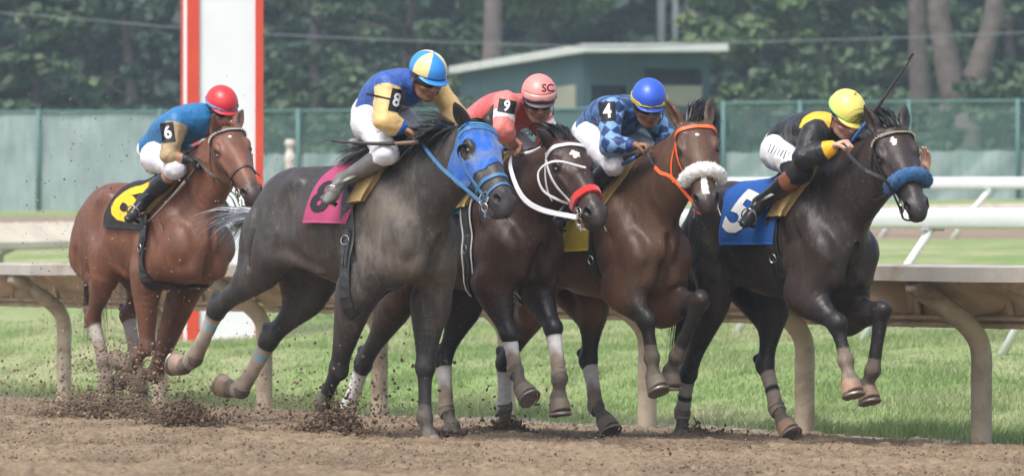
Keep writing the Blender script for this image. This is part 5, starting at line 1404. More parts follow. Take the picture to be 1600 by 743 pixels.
# fences
def fence(x0, x1, ytop, Y0, Y1, open_h, label, posts, extra=0):
    a = pA(x0, ytop[0], Y0); b = pA(x1, ytop[1], Y1); off = a.copy(); off[2] = float(ground_z(a[0], a[1])); root = empty('windscreen_fence', tuple(off)); tag(root, label, 'fence', 'green fences behind the infield')
    n = 60; top = [a+(b-a)*t for t in np.linspace(0, 1, n)]; gz = [float(ground_z(p[0], p[1])) for p in top]; rng = np.random.default_rng(abs(int(x0))+900)
    def sheet(zt, zb, mat, name, wob):
        V = []; m = 9
        for i, p in enumerate(top):
            t_, b_ = zt(i), zb(i)
            for j in range(m): V.append(np.array([p[0], p[1]-wob*math.sin(i*1.3+j*.8)*.5, t_+(b_-t_)*j/(m-1)]))
        F = [(i*m+j, i*m+j+1, (i+1)*m+j+1, (i+1)*m+j) for i in range(n-1) for j in range(m-1)]; mb = MB(); mb.add(V, F); return finish(mb, name, mat, root, off, True)
    if open_h > 0: sheet(lambda i: top[i][2], lambda i: gz[i], M['mesh'], 'chain_link', .0)
    sheet(lambda i: top[i][2]-open_h+.02*math.sin(i*2.1), lambda i: gz[i]-.05, M['screen'], 'windscreen', .05)
    mb = MB(); mb.tube([p+np.array([0,-.03,0]) for p in top], .028, 8); finish(mb, 'top_rail', M['fence_post'], root, off, True)
    for px in posts:
        t = (px-x0)/(x1-x0); p = a+(b-a)*t; mb = MB(); mb.tube([p+np.array([0,-.07,.05]), np.array([p[0], p[1]-.07, float(ground_z(p[0], p[1]))-.1])], .045, 10); finish(mb, 'post', M['fence_post'], root, off, True)
fence(-1500, 330, (178, 174), 111, 111, 0.0, 'pale green solid windscreen fence running behind the far rail at the left', [-1400, -1200, -1000, -800, -600, -380, -160, 60, 250])
fence(330, 921, (174, 170), 111, 111, .93, 'chain link fence with a low windscreen between the winning post and the shed', [345, 466, 620, 760, 919])
fence(1128, 2150, (161, 153), 111, 111, 1.08, 'chain link fence with a low windscreen right of the shed', [1130, 1250, 1420, 1590, 1760, 1930])
# two pale turned posts in front of the fence
for i, px in enumerate((453, 553)):
    Y = 104; base = pA(px, 300, Y); g = float(ground_z(base[0], Y)); zt = CAM_H+(HZ-218)/F_PX*Y; off = np.array([base[0], Y, g]); mb = MB()
    H_ = zt-g; pr = [(0,.06),(H_-.72,.06),(H_-.62,.055),(H_-.60,.09),(H_-.54,.10),(H_-.50,.085),(H_-.46,.11),(H_-.30,.105),(H_-.27,.075),(H_-.15,.07),(H_-.12,.105),(H_-.04,.11),(H_,.06)]
    mb.tube([(0,0,z) for z, r in pr], [r for z, r in pr], 16); o = mb.build('garden_lamp', M['cream_post'], None, True); o.location = off
    tag(o, ['pale turned post in front of the fence, just right of the winning post', 'pale turned post in front of the fence, behind the blue and yellow rider'][i], 'post', 'pale turned posts')
# shed
def shed():
    B = pA(915, 300, 127); C_ = pA(1105, 300, 128); A_ = pA(722, 300, 139); g = float(ground_z(B[0], 127)); off = np.array([B[0], B[1], g]); root = empty('shed', tuple(off)); tag(root, 'dark green wooden shed with a white edged roof behind the fence', 'shed')
    zt = CAM_H+(HZ-78)/F_PX*128; D_ = A_+C_-B
    def quad_wall(p, q, z0, z1, th, mat, name, inset=0.0, par=None):
        d = unit(np.array([q[0]-p[0], q[1]-p[1], 0])); n_ = np.array([d[1], -d[0], 0]); c = (p+q)/2; c = np.array([c[0], c[1], (z0+z1)/2])+n_*inset
        L = np.linalg.norm((q-p)[:2])/2; mb = MB(); mb.box(c, (L, th, (z1-z0)/2), [Vector(tuple(d)), Vector(tuple(n_)), Vector((0,0,1))]); return finish(mb, name, mat, par or root, off)
    def on(px, Y): return pA(px, 300, Y)
    # front wall in pieces round the openings
    f = lambda px: B+(C_-B)*((px-915)/190.0)
    zc = lambda py: CAM_H+(HZ-py)/F_PX*127.5
    quad_wall(f(915), f(924), g-.2, zt, .06, M['shed_wall'], 'wall'); quad_wall(f(978), f(1006), g-.2, zt, .06, M['shed_wall'], 'wall'); quad_wall(f(1096), f(1105), g-.2, zt, .06, M['shed_wall'], 'wall')
    quad_wall(f(924), f(978), zc(134), zt, .06, M['shed_wall'], 'wall'); quad_wall(f(1006), f(1096), zc(107), zt, .06, M['shed_wall'], 'wall')
    quad_wall(f(1006), f(1096), g-.2, zc(165), .06, M['shed_wall'], 'wall'); quad_wall(f(1006), f(1096), zc(165)+.003, zc(133), .05, M['shed_panel'], 'pale_panel')
    quad_wall(f(924), f(978), g-.2, zc(134), .02, M['shed_shade'], 'doorway_shade', -.5); quad_wall(f(1006), f(1096), zc(133), zc(107), .02, M['shed_shade'], 'serving_opening_shade', -.6)  # near-black sheets set behind both openings, the shaded interior painted into their colour
    quad_wall(A_, B, g-.2, zt-.05, .06, M['shed_wall'], 'wall', .003); s = lambda px: A_+(B-A_)*((px-722)/193.0)
    quad_wall(s(852), s(905), zc(170), zc(132), .03, M['shed_panel'], 'pale_panel', .07)
    quad_wall(C_, D_, g-.2, zt, .06, M['shed_wall'], 'wall'); quad_wall(D_, A_, g-.2, zt, .06, M['shed_wall'], 'wall')
    mb = MB()
    for k in range(30):
        p = A_+(B-A_)*(k+.5)/30 if k < 15 else f(915+190*((k-15)+.5)/15)
        if k >= 15 and (924 < 915+190*((k-15)+.5)/15 < 980 or 1004 < 915+190*((k-15)+.5)/15 < 1098): continue
        mb.box((p[0], p[1]-.075, (g+zt)/2), (.018, .012, (zt-g)/2-.03))
    finish(mb, 'battens', M['shed_wall'], root, off)
    P = [pA(700,104,139.5), pA(914,68,126), pA(1138,67,127.2)]; P.append(P[0]+P[2]-P[1]); th = .20; mb = MB()
    mb.add(P+[p-np.array([0,0,th]) for p in P], [(0,3,2,1),(4,5,6,7),(0,1,5,4),(1,2,6,5),(2,3,7,6),(3,0,4,7)]); finish(mb, 'roof', M['shed_roof'], root, off)
shed()
# poles and wires
for i, (px, wd) in enumerate(((1033, 13), (1055, 10))):
    Y = 150; p = pA(px, 300, Y); g = float(ground_z(p[0], Y)); mb = MB(); r = wd/2/F_PX*Y; mb.tube([(0,0,-.3), (0,0,11)], [r*1.05, r*.92], 12); o = mb.build('utility_pole', M['pole'], None, True); o.location = (p[0], Y, g)
    tag(o, ['thicker pale grey pole rising behind the shed roof', 'thinner pale grey pole close to the right of the thicker one behind the shed'][i], 'pole', 'poles behind the shed')
for i, pts in enumerate(([(-700,-30),(0,20),(411,53),(900,72),(1137,67),(1600,51),(2300,10)], [(-700,-75),(0,-30),(411,30),(900,68),(1137,74),(1600,70),(2300,60)])):
    if i == 1: continue
    P = spline([(*pA(x, y, 117),) for x, y in pts], 50); off = P[0]; mb = MB(); mb.tube([p-off for p in P], .015, 6); o = mb.build('power_line', M['wire'], None, True); o.location = tuple(off); tag(o, 'thin grey power line sagging across the trees above the fence', 'wire')
# trees
def tree(px, Y, h, cw, n, cols, label, kind='tree', trunk_r=.22, base_h=.3, lean=0.0, shape='round', fork=None, leaf=.17, seed=0, clump=None):
    rng = np.random.default_rng(seed); p = pA(px, 300, Y); g = float(ground_z(p[0], Y)); root = empty(kind, (p[0], Y, g)); tag(root, label, 'tree' if kind != 'shrub' else 'shrub', 'trees behind the fence' if kind != 'shrub' else 'bushes behind the fence')
    mb = MB(); top = h*.85
    tr_ = [(lean*t*h*.3+.15*math.sin(t*5+seed), .1*math.sin(t*4+seed*2), -.3+top*t) for t in np.linspace(0, 1, 9)]
    if fork is None: mb.tube(tr_, [trunk_r*(1.25 if i == 0 else 1)*(1-.8*i/8)+.02 for i in range(9)], 12)
    else:
        fh = fork[0]; mb.tube([(0,0,-.3), (0,0,fh*.5), (0,0,fh)], [trunk_r*1.3, trunk_r*1.1, trunk_r*1.05], 14)
        for (dx, r_, yy) in fork[1]: mb.tube([(0,0,fh-.5), (dx*.25, yy, fh+.6), (dx*.6, yy, fh+2.2), (dx, yy, top*.95)], [trunk_r*.8*r_, trunk_r*.75*r_, trunk_r*.6*r_, trunk_r*.3*r_], 12)
    limbs = []
    for k in range(14):
        t = base_h+(1-base_h)*rng.random()*.9; a = rng.uniform(0, 6.28); z = top*t; L_ = cw*.5*(1-.5*t)*rng.uniform(.6, 1); s = np.array([lean*t*h*.3, 0, z])
        e = s+np.array([math.cos(a)*L_, math.sin(a)*L_, L_*(.4 if shape != 'pine' else -.05)]); mb.tube([s, (s+e)/2+np.array([0,0,.15]), e], [trunk_r*.32*(1-.6*t)+.015, trunk_r*.2*(1-.6*t)+.012, .012], 6); limbs.append(e)
    mb.build('trunk', M['bark'], root, True)
    # crown: leaf clumps scattered in the volume, denser outside, with gaps
    nc = clump or max(30, n//110); C_ = []; 
    for k in range(nc):
        t = rng.random(); z = h*(base_h+(1.0-base_h)*t)
        if shape == 'round': rad = cw*.5*math.sqrt(max(0.03, 1-((t-.45)/.58)**2))
        elif shape == 'pine': rad = cw*.5*(1-t)**.8*(.75+.25*math.sin(t*22))+.2
        else: rad = cw*.5*(1-.5*t)
        a = rng.uniform(0, 6.28); q = rng.random()**.45; C_.append((math.cos(a)*rad*q+lean*t*h*.3, math.sin(a)*rad*q, z, rng.uniform(.30, .62)*cw/6.5))
    C_ = np.array(C_); idx = rng.integers(nc, size=n); ctr = C_[idx]; d = rng.normal(0, 1, (n, 3)); d /= np.linalg.norm(d, axis=1)[:, None]; rr = ctr[:, 3:4]*rng.uniform(.35, 1.0, (n, 1))
    flat = np.array([1.15, 1.15, .62 if shape != 'pine' else .28]); P = ctr[:, :3]+d*rr*flat*1.25
    nrm = d*.6+rng.normal(0, .5, (n, 3))+np.array([0,0,.4]); nrm /= np.linalg.norm(nrm, axis=1)[:, None]; u = np.cross(nrm, rng.normal(0, 1, (n, 3))); u /= np.linalg.norm(u, axis=1)[:, None]; v = np.cross(nrm, u)
    sz = leaf*rng.uniform(.6, 1.4, (n, 1)); V = np.stack([P-u*sz*.5, P+v*sz*.42, P+u*sz*.5, P-v*sz*.42+nrm*sz*.12], 1).reshape(-1, 3); F = np.arange(n*4).reshape(n, 4)
    cc = np.array(cols[0])+(np.array(cols[1])-np.array(cols[0]))*rng.random((nc, 1)); cl = cc[idx]*rng.uniform(.75, 1.25, (n, 1)); raw_mesh('crown', V, F, M['leaf'], root, smooth=False, cols=np.repeat(cl, 4, axis=0))
DK = ((.040,.070,.054),(.064,.100,.070)); MD = ((.060,.098,.058),(.095,.140,.076)); LT = ((.09,.14,.06),(.15,.21,.09)); OL = ((.07,.11,.06),(.115,.165,.085))
def wood():
    rng = np.random.default_rng(77); n = 260000; X = rng.uniform(-62, 48, n); Y = rng.uniform(184, 200, n); Z = 1+rng.random(n)*17; c = noise3(np.stack([X*.35, Z*.35, Y*.2], 1), 4); ok = c > -.8; X, Y, Z, c = X[ok], Y[ok], Z[ok], c[ok]; n = len(X)
    P = np.stack([X, Y, Z], 1); nr = rng.normal(0, 1, (n, 3)); nr[:, 1] -= .8; nr /= np.linalg.norm(nr, axis=1)[:, None]; u = np.cross(nr, rng.normal(0, 1, (n, 3))); u /= np.linalg.norm(u, axis=1)[:, None]; v = np.cross(nr, u); sz = rng.uniform(.45, .95, (n, 1))
    V = np.stack([P-u*sz*.5, P+v*sz*.4, P+u*sz*.5, P-v*sz*.4], 1).reshape(-1, 3); cl = np.array([.018,.036,.020])+np.clip(c, 0, 1)[:, None]*np.array([.02,.035,.014]); cl = cl*rng.uniform(.7, 1.3, (n, 1))
    o = raw_mesh('distant_wood', V, np.arange(n*4).reshape(n, 4), M['leaf'], smooth=False, cols=np.repeat(cl, 4, axis=0)); tag(o, 'dark mass of woodland far behind the fence', 'wood', kind='stuff')
if not os.environ.get('NOTREE'):
    wood()
    kinds = ['dark', 'dense', 'tall', 'shady', 'broad', 'deep green', 'ragged', 'full', 'blue green', 'heavy', 'bushy', 'leafy', 'old', 'thick']
    for i in range(14):
        px = -420+i*185; tree(px, 172+5*math.sin(i*2.3), 15+1.5*math.sin(i*1.7), 7.6, 15000, DK if i % 3 else MD, '%s tree in the dark rear row, %s' % (kinds[i], ['beyond the left edge of the fence','above the far left fence','behind the pale pine at the left','above the fence left of the winning post','behind the winning post','right of the winning post','behind the rider in blue and yellow','left of the shed roof','above the left end of the shed roof','behind the shed and the poles','right of the shed roof','behind the yellow helmet','behind the forked trunk','at the right edge'][i]), 'broadleaf_tree', .3, .02, 0, 'round', None, .55, 100+i, 210)
    specs = [(45,128,7.6,5.2,5200,OL,'pale green pine with drooping layered boughs above the left fence','pine_tree',.16,.05,0,'pine'),
     (-180,132,8.6,5.0,3000,OL,'pine standing left of the pale layered pine','pine_tree',.16,.05,0,'pine'),
     (205,140,9.2,4.0,3400,DK,'narrow dark tree left of the winning post','broadleaf_tree',.2,.08,0,'round'),
     (500,150,11,5.6,4600,MD,'dim green tree just right of the winning post','broadleaf_tree',.25,.05,0,'round'),
     (640,142,8.8,4.6,4200,MD,'mid green tree behind the rider in blue and yellow','broadleaf_tree',.25,.05,0,'round'),
     (850,148,12.5,6.0,5200,LT,'light green leafy tree above the left part of the shed roof','broadleaf_tree',.22,.42,0,'round'),
     (1165,134,7.4,3.6,4200,LT,'light yellow green bushy tree beside the right end of the shed','broadleaf_tree',.15,.02,0,'round'),
     (1240,146,7.6,3.6,3200,MD,'small green tree right of the light bushy one','broadleaf_tree',.2,.05,0,'round'),
     (1370,142,6.6,4.6,3400,OL,'olive green low tree between the broad trunks','broadleaf_tree',.2,.05,0,'round'),
     (1585,150,9,4.4,3800,OL,'green tree right of the forked trunk at the right edge','broadleaf_tree',.22,.05,0,'round')]
    for i, s in enumerate(specs): tree(*s[:4], int(s[4]*2.6), *s[5:], seed=200+i, leaf=.26, clump=110)
    # big trunks
    tree(762,138,16,5,2600,MD,'tall bare straight trunk left of the shed, its leaves above','tall_tree',.32,.72,0,'round',seed=301,leaf=.3)
    tree(1079,143,16,5,2600,DK,'tall straight trunk right of the two grey poles','tall_tree',.34,.72,0,'round',seed=302,leaf=.3)
    tree(1300,150,16,5,2600,DK,'dim straight trunk between the shed and the big forked tree','tall_tree',.36,.60,0,'round',seed=303,leaf=.3)
    tree(1441,136,16,5,2600,DK,'broad straight grey trunk just left of the forked one','tall_tree',.31,.72,0,'round',seed=304,leaf=.3)
    tree(1500,132,16,6,3200,MD,'massive grey tree trunk forking into two limbs at the right','tall_tree',.50,.72,0,'round',(2.3,((-.9,.95,.1),(1.45,.85,-.1))),seed=305,leaf=.3)
    for i, (px, w_, hh) in enumerate(((-60,3.0,2.6),(110,2.6,2.2),(420,3.4,2.9),(560,3.0,2.5),(690,3.0,3.0),(1220,3.2,3.0),(1400,3.0,2.6),(1560,3.4,2.8),(1720,3.0,2.8))):
        tree(px, 121, hh, w_, 1500, MD if i % 2 else OL, ['low bush behind the far left fence','small bush behind the fence left of the chestnut horse','rounded bush seen through the fence right of the winning post','bush behind the fence below the rider in blue and yellow','bush behind the fence left of the shed','bush behind the fence left of the yellow helmet','bush behind the fence right of the raised whip','bush behind the fence at the foot of the forked trunk','bush behind the fence beyond the right edge'][i], 'shrub', .05, .05, 0, 'round', seed=400+i, leaf=.2)
# grass blades
def grass():
    rng = np.random.default_rng(5); n = 260000; u = rng.uniform(-.112, .112, n); Y = 29.5+(rng.random(n)**1.35)*26; X = u*Y; d = rail_d(X, Y)
    P3 = np.stack([X, Y, np.zeros(n)], 1); nn = fbm(P3*np.array([.9,.55,1]), 4, 50); n5 = fbm(P3*np.array([3.5,2.2,1]), 3, 51); tuft = fbm(P3*np.array([2.2,1.6,1]), 2, 61)
    keep = (d > .10+.2*np.abs(n5)) & (rng.random(n) < .45+.55*sstep(-.3, .3, tuft)); X, Y, d, nn, n5, tuft = [q[keep] for q in (X, Y, d, nn, n5, tuft)]; n = len(X); Z = ground_z(X, Y)+.03*fbm(np.stack([X*1.5, Y, X*0], 1), 3, 47)
    h = (.022+.028*rng.random(n))*(1+.8*sstep(.0, .5, tuft))*(1+.7*np.exp(-((d-.5)/.7)**2)); a = rng.uniform(0, 6.28, n); w_ = rng.uniform(.0022, .0048, n)*1.2; lx = rng.normal(.15, .45, n)*h; ly = rng.normal(0, .45, n)*h
    P = np.stack([X, Y, Z-.01], 1); s = np.stack([np.cos(a)*w_, np.sin(a)*w_*.6, a*0], 1); mid = P+np.stack([lx*.35, ly*.35, h*.6], 1); tip = P+np.stack([lx, ly, h], 1)
    V = np.stack([P-s, P+s, mid+s*.8, tip, mid-s*.8], 1).reshape(-1, 3); b = np.arange(n)*5; F = np.stack([b, b+1, b+2, b+4], 1); F2 = np.stack([b+4, b+2, b+3, b+3], 1)
    me = bpy.data.meshes.new('grass_blades'); tri = np.stack([b+4, b+2, b+3], 1); m = len(F); me.vertices.add(len(V)); me.vertices.foreach_set('co', V.astype(np.float32).ravel())
    me.loops.add(m*7); me.loops.foreach_set('vertex_index', np.concatenate([F.ravel(), tri.ravel()]).astype(np.int32)); me.polygons.add(2*m)
    me.polygons.foreach_set('loop_start', np.concatenate([np.arange(m)*4, m*4+np.arange(m)*3]).astype(np.int32)); me.update(calc_edges=True)
    gr = np.array([.225,.315,.115]); br = np.array([.30,.40,.155]); st = np.array([.48,.47,.29]); k = np.clip(.25+.9*nn+.5*n5+rng.normal(0, .25, n), 0, 1)[:, None]; q = rng.random((n, 1)); c = (gr+(br-gr)*q)*(1-k)+st*k; c = c*rng.uniform(.75, 1.2, (n, 1))
    ca = me.color_attributes.new('Col', 'FLOAT_COLOR', 'POINT'); cc = np.ones((n, 5, 4), np.float32); cc[:, :, :3] = c[:, None, :]; ca.data.foreach_set('color', cc.ravel()); me.materials.append(M['grass'])
    o = bpy.data.objects.new('grass_blades', me); COL.objects.link(o); tag(o, 'rough green and straw coloured grass growing on the infield bank', 'grass', kind='stuff')
if not os.environ.get('NOGRASS'): grass()
# clods
_ico = None
def clods(name, P, S_, label, col0=(.075,.052,.038), col1=(.17,.12,.085), seed=1):
    rng = np.random.default_rng(seed); phi = (1+5**.5)/2; I_ = np.array([(-1,phi,0),(1,phi,0),(-1,-phi,0),(1,-phi,0),(0,-1,phi),(0,1,phi),(0,-1,-phi),(0,1,-phi),(phi,0,-1),(phi,0,1),(-phi,0,-1),(-phi,0,1)]); I_ /= np.linalg.norm(I_[0])
    FI = np.array([(0,11,5),(0,5,1),(0,1,7),(0,7,10),(0,10,11),(1,5,9),(5,11,4),(11,10,2),(10,7,6),(7,1,8),(3,9,4),(3,4,2),(3,2,6),(3,6,8),(3,8,9),(4,9,5),(2,4,11),(6,2,10),(8,6,7),(9,8,1)])
    n = len(P); sc_ = rng.uniform(.55, 1.35, (n, 1, 3)); ax = rng.normal(0, 1, (n, 3)); ax /= np.linalg.norm(ax, axis=1)[:, None]; an = rng.uniform(0, 6.28, n)
    K = np.zeros((n, 3, 3)); K[:, 0, 1] = -ax[:, 2]; K[:, 0, 2] = ax[:, 1]; K[:, 1, 0] = ax[:, 2]; K[:, 1, 2] = -ax[:, 0]; K[:, 2, 0] = -ax[:, 1]; K[:, 2, 1] = ax[:, 0]
    Rm = np.eye(3)+np.sin(an)[:, None, None]*K+(1-np.cos(an))[:, None, None]*(K@K); V = I_[None]*rng.uniform(.7, 1.3, (n, 12, 1))*sc_; V = np.einsum('nij,nkj->nki', Rm, V)*np.asarray(S_)[:, None, None]+np.asarray(P)[:, None, :]
    F = (FI[None]+np.arange(n)[:, None, None]*12).reshape(-1, 3); c = np.array(col0)+(np.array(col1)-np.array(col0))*rng.random((n, 1)); o = raw_mesh(name, V.reshape(-1, 3), F, M['clod'], smooth=False, cols=np.repeat(c, 12, axis=0))
    return tag(o, label, 'dirt', kind='stuff')
M['clod'] = attr_mat('loose_dirt', .95, .15, .25, 30, .5, .004)
def all_dirt():
    rng = np.random.default_rng(9)
    # crumbs lying on the track
    n = 17000; u = rng.uniform(-.108, .108, n); Y = 23+(rng.random(n)**1.1)*20; X = u*Y; ok = rail_d(X, Y) < .1; X, Y = X[ok], Y[ok]; n = len(X); s = .0025+.006*rng.random(n)**3; big = rng.random(n) < .012; s[big] *= 2.2
    clods('loose_clods', np.stack([X, Y, ground_z(X, Y)+.006+.02*rng.random(n)], 1), s, 'loose brown clods scattered over the dirt track', (.15,.11,.075), (.30,.23,.16), 2)
    def burst(px, py, Y, n, w_, h, up, label, seed, drift=(0,0), smin=.0022, smax=.009, c0=(.10,.070,.048), c1=(.22,.155,.105)):
        r = np.random.default_rng(seed); c = pA(px, py, Y); g = float(ground_z(c[0], Y)); m = int(n*.74); a = r.normal(0, 1, (m, 3)); mound = np.stack([c[0]+a[:, 0]*w_*.55, Y+a[:, 1]*w_*.6, g+np.abs(r.normal(0, 1, m))*h*np.exp(-(a[:, 0]/1.3)**2)*.55], 1)
        k = n-m; t = r.random(k)**2.2; fl = np.stack([c[0]+r.normal(0, 1, k)*w_*(.5+1.2*t)+drift[0]*t, Y+r.normal(0, 1, k)*w_*(.5+t), g+t*up*(.3+r.random(k))+.02], 1)
        P = np.vstack([mound, fl]); s = smin*.8+(smax*1.25-smin)*r.random(n)**3.6; s[:m] *= 1.25; clods('kicked_up_dirt', P, s, label, c0, c1, seed)
    burst(518, 668, 28.75, 9000, .21, .16, .45, 'spray of dark dirt thrown up by the right forefoot of the dark grey horse', 21, (.12,0), .0022, .0095)
    burst(450, 640, 29.2, 500, .22, .03, .9, 'specks of dirt rising behind the forelegs of the dark grey horse', 22, (.1,0), .0022, .0095)
    burst(290, 670, 30.6, 8000, .21, .12, .22, 'low dark burst of dirt beneath the raised hind feet of the dark grey horse', 23, (0,0), .0022, .0095, (.07,.048,.034), (.17,.12,.082))
    burst(135, 665, 32.5, 9000, .38, .14, .45, 'wide spray of dirt in front of the chestnut horse at the left', 24, (-.1,0), .002, .0095, (.11,.078,.054), (.26,.19,.13))
    burst(205, 628, 32.9, 6000, .26, .12, .34, 'thick cloud of dirt round the feet of the chestnut horse', 25, (0,0), .002, .009, (.15,.105,.072), (.30,.22,.15))
    burst(790, 668, 30.4, 1400, .17, .09, .35, 'small mound of dirt at the white wrapped foot behind the dark bay horse', 26, (.12,0), .0022, .0095)
    burst(1085, 684, 30.05, 1200, .13, .08, .06, 'small heap of dirt at the planted hind foot of the leading horse', 27, (.08,0), .0022, .009, (.09,.062,.042), (.2,.14,.095))
    burst(700, 676, 29.2, 700, .16, .04, .10, 'scuffed dirt at the hind foot of the dark bay horse', 28, (0,0), .0022, .0095)
    r = np.random.default_rng(31); n = 1700; q = r.normal(0, 1, (n, 3)); c = pA(208, 572, 32.2); P = np.stack([c[0]+q[:, 0]*.16, 32.2+q[:, 1]*.22, c[2]+q[:, 2]*.085-.25*q[:, 0]*.12], 1); clods('dirt_cloud', P, .0015+.009*r.random(n)**4, 'ball of churned brown dirt hanging round the knees and feet of the chestnut horse', (.13,.092,.066), (.28,.21,.15), 31)
    # specks in the air over the left of the picture
    r = np.random.default_rng(33); n = 2600; px = 30+r.beta(1.4, 2.4, n)*560; py = 90+r.beta(2.2, 1.3, n)*520; Y = r.uniform(30, 40, n); P = np.stack([(px-800)/F_PX*Y, Y, CAM_H+(HZ-py)/F_PX*Y], 1); ok = P[:, 2] > .1
    clods('airborne_dirt', P[ok], (.0018+.0065*r.random(n)**4)[ok], 'fine dirt specks flying through the air round the chestnut horse', (.10,.075,.055), (.34,.27,.20), 3)
    # wisps drifting low
    n = 9000; px = r.uniform(0, 480, n); Y = r.uniform(32, 38, n); h_ = r.exponential(.07, n); X = (px-800)/F_PX*Y; clods('drifting_dust', np.stack([X, Y, ground_z(X, Y)+h_], 1), .0015+.003*r.random(n)**2, 'haze of fine dust grains drifting low behind the field at the left', (.20,.15,.11), (.32,.25,.18), 4)
if not os.environ.get('NODIRT'): all_dirt()
# haze
HAZE = float(os.environ.get('HAZE', '.0009'))
if HAZE > 0:
    m = bpy.data.materials.new('air_haze'); m.use_nodes = True; nt = m.node_tree; nt.nodes.clear(); ou = nt.nodes.new('ShaderNodeOutputMaterial'); v = nt.nodes.new('ShaderNodeVolumePrincipled'); v.inputs['Color'].default_value = (.72,.90,.98,1); v.inputs['Density'].default_value = HAZE; v.inputs['Anisotropy'].default_value = .2
    nt.links.new(v.outputs[0], ou.inputs['Volume']); mb = MB(); mb.box((0, 110, 9.5), (130, 130, 12.5)); o = mb.build('haze', m); tag(o, 'thin pale haze filling the air', 'haze', kind='stuff')
# ---------------------------------------------------------------- who wears what
WHITE = (.68,.67,.66); MUD = (.27,.21,.165)
def wrap_col(top, split=.35, band=None, low=MUD):
    def f(t, k):
        s = float(sstep(split-.12, split+.18, t+.05*math.sin(k*19)))
        c = tuple(np.array(top)*(1-s)+np.array(low)*s)
        if band and band[0] < t < band[1]: c = band[2]
        elif band is None or True:
            c = tuple(np.array(c)*(1-.10*(math.sin(t*46+k*6.28) > .2)))
        return c, 1.0
    return f
def plain(c): return lambda u, a: c
def silk8(V, part, tt, g, n):
    C = np.tile((.025,.085,.34), (len(V), 1)); arm = part > 0; C[arm] = (.74,.50,.20)
    C[((part == 2) | (part == 4)) & (np.take_along_axis(tt, part[:, None], 1)[:, 0] > .80)] = (.02,.12,.45)
    up = (part == 1) & (tt[:, 1] < .12); C[up] = (.03,.10,.36)
    C[(part == 0) & (tt[:, 0] > .70) & (tt[:, 0] < .84) & (V[:, 0] > g['pel'][0]+.12) & (V[:, 2] < g['shR'][2]-.06)] = (.70,.48,.19)
    return C
def silk6(V, part, tt, g, n):
    C = np.tile((.012,.15,.36), (len(V), 1)); arm = part > 0; C[arm] = (.38,.28,.15); C[((part == 1)|(part == 3)) & (tt[np.arange(len(V)), part] < .02)] = (.012,.15,.36); return C
def silk9(V, part, tt, g, n):
    C = np.tile((.66,.10,.09), (len(V), 1)); C[part > 0] = (.72,.20,.17)
    C[((part == 1)|(part == 3)) & (tt[np.arange(len(V)), part] > .45) & (tt[np.arange(len(V)), part] < .75)] = (.75,.72,.74); C[(part == 0) & (tt[:,0] < .5)] = (.70,.15,.13)
    return C
def silk4(V, part, tt, g, n):
    ax = unit(g['shR']-g['pel']); sd = np.array([0, 1., 0]); n0 = unit(np.cross(ax, sd)); k = part; tv = tt[np.arange(len(V)), part]
    a = np.zeros(len(V)); b = np.zeros(len(V)); ends = [(g['pel'], (g['shR']+g['shL'])/2), (g['shR'], g['elR']), (g['elR'], g['wrR']), (g['shL'], g['elL']), (g['elL'], g['wrL'])]
    for q, (p0, p1) in enumerate(ends):
        m = k == q; T = unit(p1-p0); u = unit(np.cross(T, (.3,.4,.9))); v = np.cross(T, u); r = V[m]-p0; a[m] = (r@T)/.085; b[m] = np.arctan2(r@u, r@v)/math.tau*(9 if q == 0 else 5)
    ck = (np.floor(a+b)+np.floor(a-b)) % 2
    C = np.where(ck[:, None] > .5, np.array([.014,.045,.15]), np.array([.17,.34,.56]))
    alt = (part == 0) & (ck < .5); C[alt] = (.05,.14,.32)
    C[((part == 2)|(part == 4)) & (tv > .78)] = (.012,.035,.16)
    return C
def silk5(V, part, tt, g, n):
    C = np.tile((.014,.013,.015), (len(V), 1)); C[((part == 2)|(part == 4)) & (tt[np.arange(len(V)), part] > .74)] = (.80,.42,.01)
    C[(part == 0) & (tt[:,0] > .80) & (V[:,2] > g['shR'][2]+.035)] = (.80,.50,.02); return C
def helm_solid(c): return lambda a, e, n: np.tile(c, (len(a), 1))*(1+.06*n[:, None])
def helm8(a, e, n):
    k = np.floor((a+math.pi+R(30))/(2*math.pi/6)) % 2; C = np.where(k[:, None] > .5, np.array([.03,.26,.72]), np.array([.80,.64,.28])); C[e < -.008] = (.03,.28,.70); return C
LB = simple('pale_blue_band', (.20,.34,.62), .5, .3)
YB = simple('yellow_band', (.85,.58,.05), .5, .3)
GB = simple('green_band', (.35,.75,.18), .5, .3)
